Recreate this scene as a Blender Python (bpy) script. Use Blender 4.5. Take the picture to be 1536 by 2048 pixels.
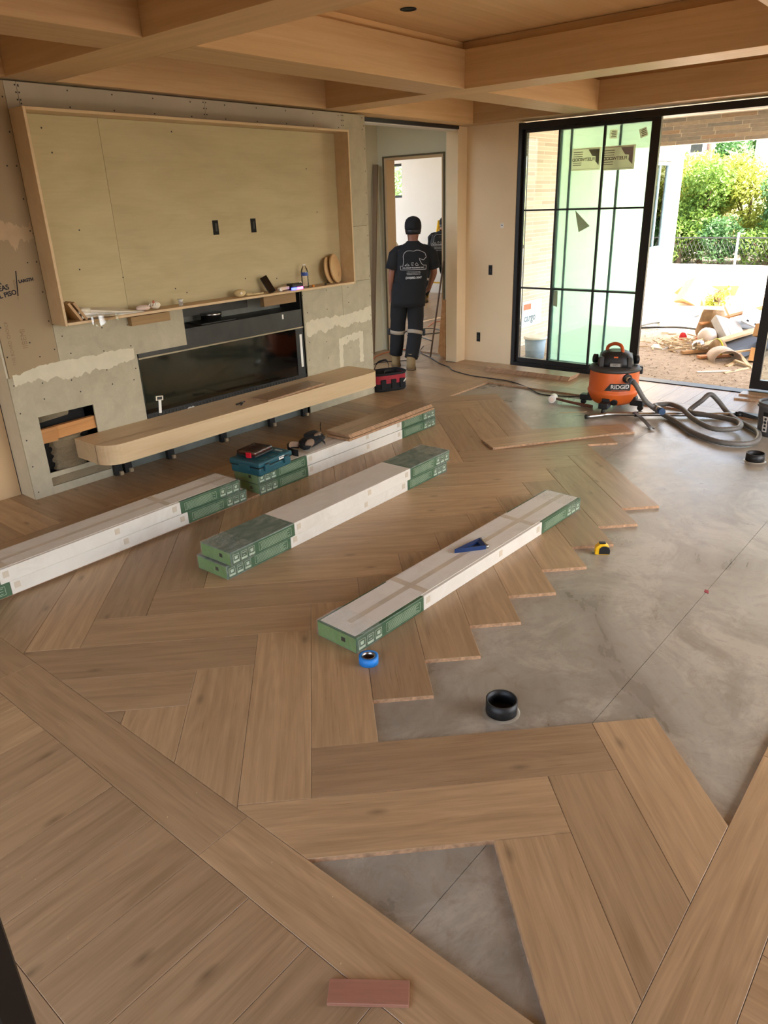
import bpy, bmesh, math, random
from mathutils import Vector, Matrix, Euler
random.seed(7)
PI = math.pi
scene = bpy.context.scene
for o in list(bpy.data.objects):
    bpy.data.objects.remove(o, do_unlink=True)
C = scene.collection

# ------------------------------------------------------------------ camera
cam = bpy.data.objects.new('camera', bpy.data.cameras.new('camera'))
C.objects.link(cam)
scene.camera = cam
YAW, PIT, ROL = math.radians(40.3787), math.radians(-22.9602), math.radians(-1.95508)
fw = Vector((math.cos(PIT)*math.cos(YAW), math.cos(PIT)*math.sin(YAW), math.sin(PIT)))
rt = Vector((math.sin(YAW), -math.cos(YAW), 0))
up = rt.cross(fw)
r2 = rt*math.cos(ROL) + up*math.sin(ROL)
u2 = up*math.cos(ROL) - rt*math.sin(ROL)
cam.matrix_world = Matrix(((r2.x, u2.x, -fw.x, 0.0), (r2.y, u2.y, -fw.y, 0.0), (r2.z, u2.z, -fw.z, 1.85), (0, 0, 0, 1)))
cam.data.sensor_fit = 'VERTICAL'
cam.data.sensor_height = 36.0
cam.data.lens = 1454.457/2048*36.0
cam.data.clip_start = 0.02
cam.data.clip_end = 400

# ------------------------------------------------------------------ sky, sun, exposure
world = bpy.data.worlds.new('sky')
scene.world = world
world.use_nodes = True
wn = world.node_tree
wn.nodes.clear()
sky = wn.nodes.new('ShaderNodeTexSky')
sky.sky_type = 'NISHITA'
sky.sun_disc = False
sky.sun_elevation = math.radians(52)
sky.sun_rotation = math.radians(180)
sky.air_density = 1.0
sky.dust_density = 3.0
sky.ozone_density = 1.0
bg = wn.nodes.new('ShaderNodeBackground')
bg.inputs['Strength'].default_value = 0.42
wo = wn.nodes.new('ShaderNodeOutputWorld')
hs = wn.nodes.new('ShaderNodeHueSaturation')          # a hazy, milky summer sky
hs.inputs['Saturation'].default_value = 0.6
wn.links.new(sky.outputs[0], hs.inputs['Color'])
wn.links.new(hs.outputs[0], bg.inputs[0])
wn.links.new(bg.outputs[0], wo.inputs[0])

sun = bpy.data.objects.new('sun', bpy.data.lights.new('sun', 'SUN'))
C.objects.link(sun)
sun.data.energy = 10.0
sun.data.angle = math.radians(0.6)
sun.data.color = (1.0, 0.94, 0.84)
SUN_DIR = Vector((0.02, 0.62, -1.0)).normalized()      # the way the light travels
sun.rotation_euler = SUN_DIR.to_track_quat('-Z', 'Y').to_euler()
sun.location = (10, -12, 20)

vs = scene.view_settings
vs.view_transform = 'Standard'
vs.look = 'None'
vs.gamma = 1.0
vs.use_curve_mapping = False
vs.exposure = 1.75
scene.cycles.max_bounces = 8
scene.cycles.diffuse_bounces = 5
scene.cycles.transparent_max_bounces = 16

# ------------------------------------------------------------------ helpers: objects
def s2l(v):
    v = v/255.0
    return v/12.92 if v <= 0.04045 else ((v+0.055)/1.055)**2.4
def rgb(r, g, b):
    return (s2l(r), s2l(g), s2l(b), 1.0)

def tag(o, label=None, cat=None, group=None, kind=None):
    if label: o['label'] = label
    if cat: o['category'] = cat
    if group: o['group'] = group
    if kind: o['kind'] = kind
    return o
def empty(name, loc=(0, 0, 0), rz=0.0, label=None, cat=None, group=None, kind=None, rot=None):
    o = bpy.data.objects.new(name, None)
    o.empty_display_size = 0.05
    C.objects.link(o)
    o.location = loc
    o.rotation_euler = rot if rot else (0, 0, rz)
    return tag(o, label, cat, group, kind)
def link(name, me, parent=None, loc=(0, 0, 0), rot=(0, 0, 0)):
    o = bpy.data.objects.new(name, me)
    C.objects.link(o)
    o.location = loc
    o.rotation_euler = rot
    if parent is not None: o.parent = parent
    return o
def copy_tree(o, parent=None):
    c = o.copy()
    C.objects.link(c)
    c.parent = parent
    for ch in list(o.children):
        copy_tree(ch, c)
    return c

class MB:
    """collects geometry, then links it as ONE mesh object"""
    def __init__(s):
        s.v, s.f, s.m, s.sm = [], [], [], []
        s.T = None
    def add(s, vs_, fs, mi=0, smooth=False):
        n = len(s.v)
        if s.T is not None:
            vs_ = [s.T @ Vector(p) for p in vs_]
        s.v += [tuple(p) for p in vs_]
        for f in fs:
            s.f.append(tuple(i+n for i in f)); s.m.append(mi); s.sm.append(smooth)
        return s
    def box(s, x0, x1, y0, y1, z0, z1, mi=0):
        vs_ = [(x, y, z) for z in (z0, z1) for y in (y0, y1) for x in (x0, x1)]
        return s.add(vs_, [(0, 2, 3, 1), (4, 5, 7, 6), (0, 1, 5, 4), (2, 6, 7, 3), (0, 4, 6, 2), (1, 3, 7, 5)], mi)
    def cbox(s, c, d, R=None, mi=0):
        R = R or Matrix.Identity(3)
        c = Vector(c)
        vs_ = [c + R @ Vector((sx*d[0]/2, sy*d[1]/2, sz*d[2]/2)) for sz in (-1, 1) for sy in (-1, 1) for sx in (-1, 1)]
        return s.add(vs_, [(0, 2, 3, 1), (4, 5, 7, 6), (0, 1, 5, 4), (2, 6, 7, 3), (0, 4, 6, 2), (1, 3, 7, 5)], mi)
    def bbox(s, x0, x1, y0, y1, z0, z1, b=0.004, mi=0):
        """box with chamfered vertical and top edges"""
        pts = [(x0+b, y0), (x1-b, y0), (x1, y0+b), (x1, y1-b), (x1-b, y1), (x0+b, y1), (x0, y1-b), (x0, y0+b)]
        cx, cy = (x0+x1)/2, (y0+y1)/2
        def ins(p):
            return (p[0] + (b if p[0] < cx else -b), p[1] + (b if p[1] < cy else -b))
        r = [[(p[0], p[1], z0+b) for p in pts], [(p[0], p[1], z1-b) for p in pts]]
        lo = [(ins(p)[0], ins(p)[1], z0) for p in pts]
        hi = [(ins(p)[0], ins(p)[1], z1) for p in pts]
        return s.rings([lo]+r+[hi], mi, smooth=False)
    def rings(s, rs, mi=0, smooth=True, caps=True, closed=True):
        n = len(rs[0]); vs_ = [p for r in rs for p in r]; fs = []
        for i in range(len(rs)-1):
            for j in range(n if closed else n-1):
                k = (j+1) % n
                fs.append((i*n+j, i*n+k, (i+1)*n+k, (i+1)*n+j))
        s.add(vs_, fs, mi, smooth)
        if caps:
            s.add(rs[0], [tuple(reversed(range(n)))], mi)
            s.add(rs[-1], [tuple(range(n))], mi)
        return s
    def lathe(s, prof, n=24, mi=0, smooth=True, c=(0, 0, 0), caps=True, sx=1, sy=1):
        rs = [[(c[0]+r*sx*math.cos(2*PI*i/n), c[1]+r*sy*math.sin(2*PI*i/n), c[2]+z) for i in range(n)] for r, z in prof]
        return s.rings(rs, mi, smooth, caps)
    def tube(s, path, r, n=10, mi=0, smooth=True, caps=True, ribs=None):
        path = [Vector(p) for p in path]
        rs = []
        pn = None
        for i, p in enumerate(path):
            t = (path[min(i+1, len(path)-1)] - path[max(i-1, 0)])
            if t.length < 1e-9: t = Vector((0, 0, 1))
            t.normalize()
            if pn is None:
                a = Vector((0, 0, 1)) if abs(t.z) < 0.9 else Vector((1, 0, 0))
                nn = t.cross(a).normalized()
            else:
                nn = (pn - t*pn.dot(t))
                nn = nn.normalized() if nn.length > 1e-6 else t.orthogonal().normalized()
            pn = nn
            b = t.cross(nn)
            rr = r[i] if isinstance(r, (list, tuple)) else r
            if ribs and i % 2: rr *= ribs
            rs.append([p + nn*rr*math.cos(2*PI*k/n) + b*rr*math.sin(2*PI*k/n) for k in range(n)])
        return s.rings(rs, mi, smooth, caps)
    def cyl(s, a, b, r, n=14, mi=0, r2=None, smooth=True):
        return s.tube([a, b], [r, r if r2 is None else r2], n, mi, smooth)
    def prism(s, pts, z0, z1, mi=0, side=None):
        n = len(pts)
        s.add([(p[0], p[1], z0) for p in pts]+[(p[0], p[1], z1) for p in pts],
              [tuple(reversed(range(n))), tuple(range(n, 2*n))], mi)
        s.add([(p[0], p[1], z0) for p in pts]+[(p[0], p[1], z1) for p in pts],
              [(i, (i+1) % n, n+(i+1) % n, n+i) for i in range(n)], mi if side is None else side)
        return s
    def sphere(s, c, r, n=16, m=10, mi=0, sx=1, sy=1, sz=1, jit=0):
        rs = []
        for i in range(1, m):
            a = -PI/2 + PI*i/m
            rs.append([(c[0]+sx*r*math.cos(a)*math.cos(2*PI*k/n)*(1+random.uniform(-jit, jit)),
                        c[1]+sy*r*math.cos(a)*math.sin(2*PI*k/n)*(1+random.uniform(-jit, jit)),
                        c[2]+sz*r*math.sin(a)*(1+random.uniform(-jit, jit))) for k in range(n)])
        return s.rings(rs, mi, True)
    def mesh(s, name, mats):
        me = bpy.data.meshes.new(name)
        me.from_pydata(s.v, [], s.f)
        mats = mats if isinstance(mats, (list, tuple)) else [mats]
        for m in mats: me.materials.append(m)
        me.polygons.foreach_set('material_index', s.m)
        me.polygons.foreach_set('use_smooth', s.sm)
        bm = bmesh.new(); bm.from_mesh(me)
        bmesh.ops.remove_doubles(bm, verts=bm.verts, dist=1e-6)
        bmesh.ops.recalc_face_normals(bm, faces=bm.faces)
        bm.to_mesh(me); bm.free()
        me.update()
        return me
    def build(s, name, mats, parent=None, loc=(0, 0, 0), rot=(0, 0, 0)):
        return link(name, s.mesh(name, mats), parent, loc, rot)

def mod_bevel(o, w=0.005, seg=2):
    m = o.modifiers.new('bevel', 'BEVEL'); m.width = w; m.segments = seg; m.limit_method = 'ANGLE'
    return o
def mod_sub(o, l=1):
    m = o.modifiers.new('subdivision', 'SUBSURF'); m.levels = l; m.render_levels = l
    return o

def spline(pts, n=8):
    """Catmull-Rom through the points"""
    P = [Vector(p) for p in pts]
    P = [P[0]*2-P[1]] + P + [P[-1]*2-P[-2]]
    out = []
    for i in range(1, len(P)-2):
        for k in range(n):
            t = k/n
            a, b, c, d = P[i-1], P[i], P[i+1], P[i+2]
            out.append(0.5*((2*b)+(c-a)*t+(2*a-5*b+4*c-d)*t*t+(3*b-a-3*c+d)*t**3))
    out.append(P[-2])
    return out

def text_mesh(txt, size, align='CENTER', extrude=0.0004, bold=0.0, space=1.0):
    cu = bpy.data.curves.new('lettering', 'FONT')
    cu.body = txt; cu.size = size; cu.extrude = extrude; cu.offset = bold; cu.space_character = space
    cu.align_x = align; cu.align_y = 'CENTER'; cu.resolution_u = 3
    o = bpy.data.objects.new('tmp_text', cu); C.objects.link(o)
    dg = bpy.context.evaluated_depsgraph_get()
    me = bpy.data.meshes.new_from_object(o.evaluated_get(dg))
    bpy.data.objects.remove(o, do_unlink=True); bpy.data.curves.remove(cu)
    me.name = 'lettering'
    return me
def text(txt, size, m, parent=None, loc=(0, 0, 0), rot=(0, 0, 0), name='lettering', **k):
    me = text_mesh(txt, size, **k)
    me.materials.clear(); me.materials.append(m)
    return link(name, me, parent, loc, rot)

# ------------------------------------------------------------------ helpers: materials
class NT:
    def __init__(s, name):
        s.mat = bpy.data.materials.new(name); s.mat.use_nodes = True
        s.t = s.mat.node_tree; s.t.nodes.clear()
        s.out = s.n('ShaderNodeOutputMaterial')
        s.p = s.n('ShaderNodeBsdfPrincipled')
        s.l(s.p.outputs[0], s.out.inputs[0])
    def n(s, ty, **k):
        nd = s.t.nodes.new(ty)
        for a, b in k.items(): setattr(nd, a, b)
        return nd
    def l(s, a, b): s.t.links.new(a, b)
    def set(s, **k):
        for a, b in k.items():
            s.p.inputs[a.replace('_', ' ')].default_value = b
    def noise(s, vec, scale, detail=4, rough=0.55, dist=0.0):
        nd = s.n('ShaderNodeTexNoise')
        nd.inputs['Scale'].default_value = scale; nd.inputs['Detail'].default_value = detail
        nd.inputs['Roughness'].default_value = rough; nd.inputs['Distortion'].default_value = dist
        if vec is not None: s.l(vec, nd.inputs['Vector'])
        return nd.outputs[0]
    def ramp(s, fac, stops):
        nd = s.n('ShaderNodeValToRGB')
        e = nd.color_ramp.elements
        while len(e) < len(stops): e.new(0.5)
        for i, (p, c) in enumerate(stops): e[i].position = p; e[i].color = c
        s.l(fac, nd.inputs[0])
        return nd.outputs[0]
    def mix(s, fac, a, b, mode='MIX'):
        nd = s.n('ShaderNodeMix', data_type='RGBA', blend_type=mode)
        for i, v in ((0, fac), (6, a), (7, b)):
            if hasattr(v, 'links'): s.l(v, nd.inputs[i])
            else: nd.inputs[i].default_value = v
        return nd.outputs[2]
    def math(s, op, a, b=0.0, clamp=False):
        nd = s.n('ShaderNodeMath', operation=op, use_clamp=clamp)
        for i, v in ((0, a), (1, b)):
            if hasattr(v, 'links'): s.l(v, nd.inputs[i])
            else: nd.inputs[i].default_value = v
        return nd.outputs[0]
    def coords(s, scale=(1, 1, 1), rnd=False, rot=(0, 0, 0)):
        tc = s.n('ShaderNodeTexCoord')
        v = tc.outputs['Object']
        if rnd:
            oi = s.n('ShaderNodeObjectInfo')
            cx = s.n('ShaderNodeCombineXYZ')
            s.l(s.math('MULTIPLY', oi.outputs['Random'], 61.0), cx.inputs[0])
            s.l(s.math('MULTIPLY', oi.outputs['Random'], 23.0), cx.inputs[1])
            ad = s.n('ShaderNodeVectorMath', operation='ADD')
            s.l(v, ad.inputs[0]); s.l(cx.outputs[0], ad.inputs[1])
            v = ad.outputs[0]
            s.rnd = oi.outputs['Random']
        mp = s.n('ShaderNodeMapping')
        mp.inputs['Scale'].default_value = scale
        mp.inputs['Rotation'].default_value = rot
        s.l(v, mp.inputs[0])
        s.raw = v
        return mp.outputs[0]
    def bump(s, h, strength=0.2, dist=0.005):
        b = s.n('ShaderNodeBump')
        b.inputs['Strength'].default_value = strength; b.inputs['Distance'].default_value = dist
        s.l(h, b.inputs['Height'])
        s.l(b.outputs[0], s.p.inputs['Normal'])
    def col(s, c):
        if hasattr(c, 'links'): s.l(c, s.p.inputs['Base Color'])
        else: s.p.inputs['Base Color'].default_value = c
    def rough(s, r):
        if hasattr(r, 'links'): s.l(r, s.p.inputs['Roughness'])
        else: s.p.inputs['Roughness'].default_value = r

def plain(name, c, rough=0.6, metal=0.0, var=0.12, scale=9.0, bump=0.0, spec=0.5):
    """a painted, plastic, cloth or metal surface with slight mottling"""
    t = NT(name)
    v = t.coords()
    n = t.noise(v, scale, 5)
    d = tuple(x*(1-var) for x in c[:3])+(1,)
    e = tuple(min(1, x*(1+var)) for x in c[:3])+(1,)
    t.col(t.ramp(n, [(0.3, d), (0.7, e)]))
    t.rough(rough); t.set(Metallic=metal)
    t.p.inputs['Specular IOR Level'].default_value = spec
    if bump: t.bump(t.noise(v, scale*8, 4), bump, 0.003)
    return t.mat

def wood(name, c_lo, c_hi, axis=0, rnd=True, rough=0.45, grain=1.0, knots=True, tint=None, streak=14.0, fine=120.0, long=1.2, bump=0.05, rings=0.0):
    """oak-like wood whose grain runs along the local axis; each object gets its own piece of the tree"""
    t = NT(name)
    sc = [streak, streak, streak]; sc[axis] = long
    v = t.coords(tuple(sc), rnd)
    raw = t.raw
    n1 = t.noise(v, 1.0, 6, 0.6, 0.6)
    mp = t.n('ShaderNodeMapping'); s2 = [fine, fine, fine]; s2[axis] = 5.0
    mp.inputs['Scale'].default_value = s2; t.l(raw, mp.inputs[0])
    n2 = t.noise(mp.outputs[0], 1.0, 3, 0.6)
    f = t.math('ADD', t.math('MULTIPLY', n1, 0.72), t.math('MULTIPLY', n2, 0.28))
    if rings:                                   # cathedral figure: contour lines of a slow stretched noise
        m4 = t.n('ShaderNodeMapping'); s4 = [5.5, 5.5, 5.5]; s4[axis] = 0.8
        m4.inputs['Scale'].default_value = s4; t.l(raw, m4.inputs[0])
        rg = t.math('SINE', t.math('MULTIPLY', t.noise(m4.outputs[0], 1.0, 2, 0.5, 0.3), 95.0))
        f = t.math('ADD', f, t.math('MULTIPLY', rg, rings))
    g = 0.16*grain
    col = t.ramp(f, [(0.5-g, c_lo), (0.5+g, c_hi)])
    if rnd:
        tn = tint or ((0.80, 0.78, 0.78, 1), (1.12, 1.10, 1.06, 1))
        col = t.mix(1.0, col, t.ramp(t.rnd, [(0.0, tn[0]), (1.0, tn[1])]), 'MULTIPLY')
    if knots:
        vo = t.n('ShaderNodeTexVoronoi', voronoi_dimensions='2D'); vo.inputs['Scale'].default_value = 1.0
        m3 = t.n('ShaderNodeMapping'); s3 = [4.0, 4.0, 4.0]; s3[axis] = 1.7
        m3.inputs['Scale'].default_value = s3
        t.l(raw, m3.inputs[0]); t.l(m3.outputs[0], vo.inputs['Vector'])
        k = t.ramp(vo.outputs['Distance'], [(0.0, (1, 1, 1, 1)), (0.035, (0.55, 0.55, 0.55, 1)), (0.075, (0, 0, 0, 1))])
        k = t.math('MULTIPLY', k, t.math('GREATER_THAN', vo.outputs['Color'], 0.42))
        col = t.mix(t.math('MULTIPLY', k, 0.6), col, tuple(x*0.28 for x in c_lo[:3])+(1,))
    t.col(col)
    t.rough(t.ramp(n2, [(0.3, (rough-0.06,)*3+(1,)), (0.7, (rough+0.1,)*3+(1,))]))
    if bump: t.bump(n2, bump*4, 0.0006)
    return t.mat

def glass(name, c, refl=1.0, rough=0.0, ior=1.5):
    m = bpy.data.materials.new(name); m.use_nodes = True
    t = m.node_tree; t.nodes.clear()
    out = t.nodes.new('ShaderNodeOutputMaterial'); mx = t.nodes.new('ShaderNodeMixShader')
    tr = t.nodes.new('ShaderNodeBsdfTransparent'); gl = t.nodes.new('ShaderNodeBsdfGlossy')
    fr = t.nodes.new('ShaderNodeFresnel'); fr.inputs[0].default_value = ior
    tr.inputs[0].default_value = c; gl.inputs['Roughness'].default_value = rough
    mu = t.nodes.new('ShaderNodeMath'); mu.operation = 'MULTIPLY'; mu.inputs[1].default_value = refl
    t.links.new(fr.outputs[0], mu.inputs[0]); t.links.new(mu.outputs[0], mx.inputs[0])
    t.links.new(tr.outputs[0], mx.inputs[1]); t.links.new(gl.outputs[0], mx.inputs[2]); t.links.new(mx.outputs[0], out.inputs[0])
    return m
def emit(name, c, s):
    t = NT(name)
    t.set(Base_Color=c, Emission_Color=c, Emission_Strength=s)
    return t.mat

M = {}
M['plank'] = wood('oak_plank', rgb(149, 122, 90), rgb(183, 154, 118), rough=0.33, grain=1.15, rings=0.028, streak=26, long=1.6, fine=170, tint=((0.77, 0.76, 0.77, 1), (1.10, 1.09, 1.06, 1)))
M['ply_edge'] = plain('plywood_edge', rgb(168, 132, 100), 0.75, var=0.4, scale=40)
M['veneer_x'] = wood('oak_veneer_x', rgb(198, 162, 114), rgb(216, 182, 136), axis=0, rough=0.5, knots=False, streak=22, fine=200, long=0.9)
M['veneer_y'] = wood('oak_veneer_y', rgb(198, 162, 114), rgb(216, 182, 136), axis=1, rough=0.5, knots=False, streak=22, fine=200, long=0.9)
M['birch'] = wood('birch_plywood', rgb(174, 160, 122), rgb(190, 176, 138), axis=0, rnd=True, rough=0.6, knots=False, streak=5, fine=60, long=1.4, tint=((0.96, 0.96, 0.96, 1), (1.04, 1.04, 1.03, 1)))
M['maple'] = wood('maple_board', rgb(196, 168, 128), rgb(212, 186, 148), axis=0, rough=0.5, knots=False, streak=9, fine=140, long=0.8, tint=((0.97, 0.97, 0.97, 1), (1.03, 1.03, 1.02, 1)))
M['stud'] = wood('fir_stud', rgb(170, 116, 62), rgb(206, 150, 92), axis=0, rough=0.7, streak=20, fine=90)
M['black_frame'] = plain('black_metal', rgb(34, 31, 30), 0.42, 0.3, var=0.15)
M['black'] = plain('black_plastic', rgb(24, 24, 25), 0.5)
M['black_cloth'] = plain('black_cloth', rgb(18, 18, 20), 0.9, var=0.25, bump=0.3)
M['dark_metal'] = plain('dark_sheet_metal', rgb(58, 58, 56), 0.45, 0.5, var=0.2)
M['void'] = plain('dark_cavity', rgb(20, 18, 17), 0.9)
M['white_wall'] = plain('white_drywall', rgb(226, 220, 208), 0.85, var=0.02, scale=2)
M['cream_wall'] = plain('cream_drywall', rgb(230, 206, 168), 0.85, var=0.03, scale=2)
M['hall_wall'] = plain('hall_drywall', rgb(206, 198, 170), 0.85, var=0.03, scale=2)
M['tan_wall'] = plain('tan_drywall', rgb(198, 168, 128), 0.85, var=0.04, scale=2)
M['steel'] = plain('steel', rgb(170, 168, 164), 0.28, 1.0, var=0.12, scale=30)
M['white'] = plain('white_plastic', rgb(232, 230, 224), 0.5, var=0.04)
M['paper'] = plain('paper', rgb(226, 218, 200), 0.8, var=0.06)
M['glass_clear'] = glass('clear_glass', (0.93, 0.97, 0.95, 1))
t = NT('green_film_glass')                       # coated glass still under its milky protective film
tr = t.n('ShaderNodeBsdfTransparent'); tr.inputs[0].default_value = (0.74, 0.92, 0.82, 1)
tl = t.n('ShaderNodeBsdfTranslucent'); tl.inputs[0].default_value = (0.69, 0.88, 0.79, 1)
mx = t.n('ShaderNodeMixShader'); mx.inputs[0].default_value = 0.5
t.l(tr.outputs[0], mx.inputs[1]); t.l(tl.outputs[0], mx.inputs[2]); t.l(mx.outputs[0], t.out.inputs[0])
M['glass_green'] = t.mat
M['ink'] = plain('black_ink', rgb(22, 24, 40), 0.8)
# ================================================================== FLOOR
t = NT('concrete_slab')
v = t.coords((1, 1, 1))
sw = t.noise(v, 1.3, 6, 0.6, 2.4)                # slow trowelled clouds
pt = t.noise(v, 1.9, 7, 0.72, 0.8)               # paler worn patches with ragged edges
sp = t.noise(v, 7.0, 7, 0.7, 2.0)
fi = t.noise(v, 70.0, 4, 0.7)
col = t.ramp(sw, [(0.32, rgb(130, 123, 110)), (0.5, rgb(148, 141, 127)), (0.70, rgb(162, 156, 142))])
col = t.mix(t.math('MULTIPLY', t.ramp(pt, [(0.50, (0, 0, 0, 1)), (0.60, (1, 1, 1, 1))]), 0.5), col, rgb(180, 173, 158))
col = t.mix(t.math('MULTIPLY', t.ramp(sp, [(0.50, (0, 0, 0, 1)), (0.72, (1, 1, 1, 1))]), 0.45), col, rgb(120, 104, 86))
col = t.mix(t.math('MULTIPLY', t.ramp(fi, [(0.58, (0, 0, 0, 1)), (0.72, (1, 1, 1, 1))]), 0.30), col, rgb(110, 102, 92))
t.col(col)
t.rough(t.ramp(sw, [(0.35, (0.27,)*3+(1,)), (0.7, (0.38,)*3+(1,))]))
t.bump(sp, 0.06, 0.004)
M['concrete'] = t.mat

floor = tag(MB().box(-1.6, 7.95, -2.6, 6.6, -0.30, -0.122).build('floor', M['void']), kind='structure')
def cut1(x): return 0.884 - 0.0130*(x-1.1)
def cut2(x): return 2.14 - 0.0148*(x-5.0)
XA, XB = -1.6, 7.95
for pts in ([(XA, -2.6), (XB, -2.6), (XB, cut1(XB)-.001), (XA, cut1(XA)-.001)],
            [(XA, cut1(XA)+.001), (XB, cut1(XB)+.001), (XB, cut2(XB)-.001), (XA, cut2(XA)-.001)],
            [(XA, cut2(XA)+.001), (XB, cut2(XB)+.001), (XB, 6.6), (XA, 6.6)]):
    MB().prism(pts, -0.121, -0.018).build('slab_section', M['concrete'], floor)

def clip(poly, a, b, c):
    """keep a*x+b*y <= c"""
    out = []
    for i in range(len(poly)):
        p, q = poly[i], poly[(i+1) % len(poly)]
        dp, dq = a*p[0]+b*p[1]-c, a*q[0]+b*q[1]-c
        if dp <= 0: out.append(p)
        if dp*dq < 0:
            s = dp/(dp-dq); out.append((p[0]+(q[0]-p[0])*s, p[1]+(q[1]-p[1])*s))
    return out
def area(p): return 0.5*abs(sum(p[i][0]*p[(i+1) % len(p)][1]-p[(i+1) % len(p)][0]*p[i][1] for i in range(len(p))))
def inset(p, d):
    n = len(p); out = []
    s = sum(p[i][0]*p[(i+1) % n][1]-p[(i+1) % n][0]*p[i][1] for i in range(n))
    sg = 1 if s > 0 else -1
    L = []
    for i in range(n):
        a, b = Vector(p[i]), Vector(p[(i+1) % n]); e = (b-a).normalized()
        nr = Vector((-e.y, e.x))*sg
        L.append((a+nr*d, e))
    for i in range(n):
        (a, e), (b, f) = L[i-1], L[i]
        den = e.x*f.y-e.y*f.x
        if abs(den) < 1e-9: out.append((b.x, b.y)); continue
        w = b-a; k = (w.x*f.y-w.y*f.x)/den
        out.append((a.x+e.x*k, a.y+e.y*k))
    return out
def dedupe(p):
    out = []
    for q in p:
        if not out or math.hypot(q[0]-out[-1][0], q[1]-out[-1][1]) > 2e-3: out.append(q)
    if len(out) > 1 and math.hypot(out[0][0]-out[-1][0], out[0][1]-out[-1][1]) < 2e-3: out.pop()
    return out
N_PLANK = [0]
def plank_poly(poly, cx, cy, ang, z1=0.0, th=0.018, parent=floor, name='plank', gap=0.0007, ch=0.0012):
    """one floor board cut to the outline poly (world x, y); its grain runs along ang"""
    poly = dedupe(poly)
    if len(poly) < 3 or area(poly) < 0.0015: return None
    ca, sa = math.cos(ang), math.sin(ang)
    loc = [((x-cx)*ca+(y-cy)*sa, -(x-cx)*sa+(y-cy)*ca) for x, y in poly]
    a = inset(loc, gap); b = inset(loc, gap+ch)
    n = len(a); m = MB()
    m.add([(p[0], p[1], -ch) for p in a]+[(p[0], p[1], 0) for p in b], [tuple(range(n, 2*n))]+[(i, (i+1) % n, n+(i+1) % n, n+i) for i in range(n)], 0)
    m.add([(p[0], p[1], -th) for p in a]+[(p[0], p[1], -ch) for p in a], [(i, (i+1) % n, n+(i+1) % n, n+i) for i in range(n)], 1)
    m.add([(p[0], p[1], -th) for p in a], [tuple(reversed(range(n)))], 1)
    N_PLANK[0] += 1
    return m.build(name, [M['plank'], M['ply_edge']], parent, (cx, cy, z1+random.uniform(-.0003, .0003)), (0, 0, ang))
def plank_rect(x0, x1, y0, y1, along):
    return plank_poly([(x0, y0), (x1, y0), (x1, y1), (x0, y1)], (x0+x1)/2, (y0+y1)/2, 0 if along == 'x' else PI/2)

# herringbone field laid at 45 degrees to the room
W, L, U0, V0 = 0.2495, 1.0685, 3.233, -0.125
Q = math.sqrt(0.5)
def uv2xy(u, v_): return ((u+v_)*Q, (u-v_)*Q)
FX0, FX1, FY0, FY1 = 1.079, 6.84, 0.309, 4.237
def field(u0, u1, v0, v1, ang):
    p = [uv2xy(u0, v0), uv2xy(u1, v0), uv2xy(u1, v1), uv2xy(u0, v1)]
    c = uv2xy((u0+u1)/2, (v0+v1)/2)
    for a, b, k in ((-1, 0, -FX0), (1, 0, FX1), (0, -1, -FY0), (0, 1, FY1)):
        p = clip(p, a, b, k)
        if len(p) < 3: return
    plank_poly(p, c[0], c[1], ang)
def board_u(k, j): field(U0+k*W+j*L-L, U0+k*W+j*L, V0+k*W-j*L, V0+k*W-j*L+W, PI/4)
def board_v(k, j): field(U0+k*W+j*L-W, U0+k*W+j*L, V0+k*W-j*L-L, V0+k*W-j*L, -PI/4)
for k in range(-14, 9): board_u(k, 0)
for k in range(-14, 12): board_v(k, 0)
for k in range(-14, 12): board_u(k, 1)
for k in range(-14, 13): board_v(k, 1)
for k in (0, -1): board_v(k, -1)
for k in (0, -1, -2): board_u(k, -1)

# border bands and the boards outside them
for y0, y1 in ((0.112, 1.555), (1.555, 3.005), (3.005, 4.437)): plank_rect(0.878, 1.079, y0, y1, 'y')
xs = [1.079, 2.40, 3.85, 5.30, 7.04]
for a, b in zip(xs, xs[1:]): plank_rect(a, b, 0.112, 0.309, 'x')
xs = [1.079, 2.35, 3.80, 5.25, 7.04]
for a, b in zip(xs, xs[1:]): plank_rect(a, b, 4.237, 4.437, 'x')
ys = [0.309, 1.60, 3.05, 4.237]
for a, b in zip(ys, ys[1:]): plank_rect(6.84, 7.04, a, b, 'y')
P2 = 0.2415
y = 1.555-7*P2
while y < 5.18:                                   # short boards along the near edge
    plank_rect(0.355, 0.878, y, min(y+P2, 5.18), 'x'); y += P2
for y0, y1 in ((-1.2, 0.35), (0.35, 1.75), (1.75, 3.2), (3.2, 5.18)): plank_rect(0.155, 0.355, y0, y1, 'y')
y = -1.0
while y < 5.0:
    plank_rect(-1.5, 0.155, y, y+P2, 'x'); y += P2
x = 1.605-3*P2
while x < 7.6:                                    # boards to the right of the band
    plank_rect(max(x, 0.878), min(x+P2, 7.04), -1.4, 0.112, 'y'); x += P2
x = 1.0
while x < 7.70:                                   # boards in front of the fireplace and into the hall
    x1 = min(x+P2, 7.75)
    if x1 <= 5.80: plank_rect(x, x1, 4.437, 5.18, 'y')
    elif x >= 5.55 and x1 <= 7.54:
        plank_rect(x, x1, 4.437, 5.55, 'y'); plank_rect(x, x1, 5.55, 6.48, 'y')
    else:
        plank_rect(x, x1, 4.437, 5.15, 'y'); plank_rect(x, x1, 5.32, 6.48, 'y')
    x += P2
y = -1.2
while y < 4.4:                                    # boards between the band and the sliding door
    plank_rect(7.04, 7.74, y, min(y+P2, 4.437), 'x'); y += P2

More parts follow.
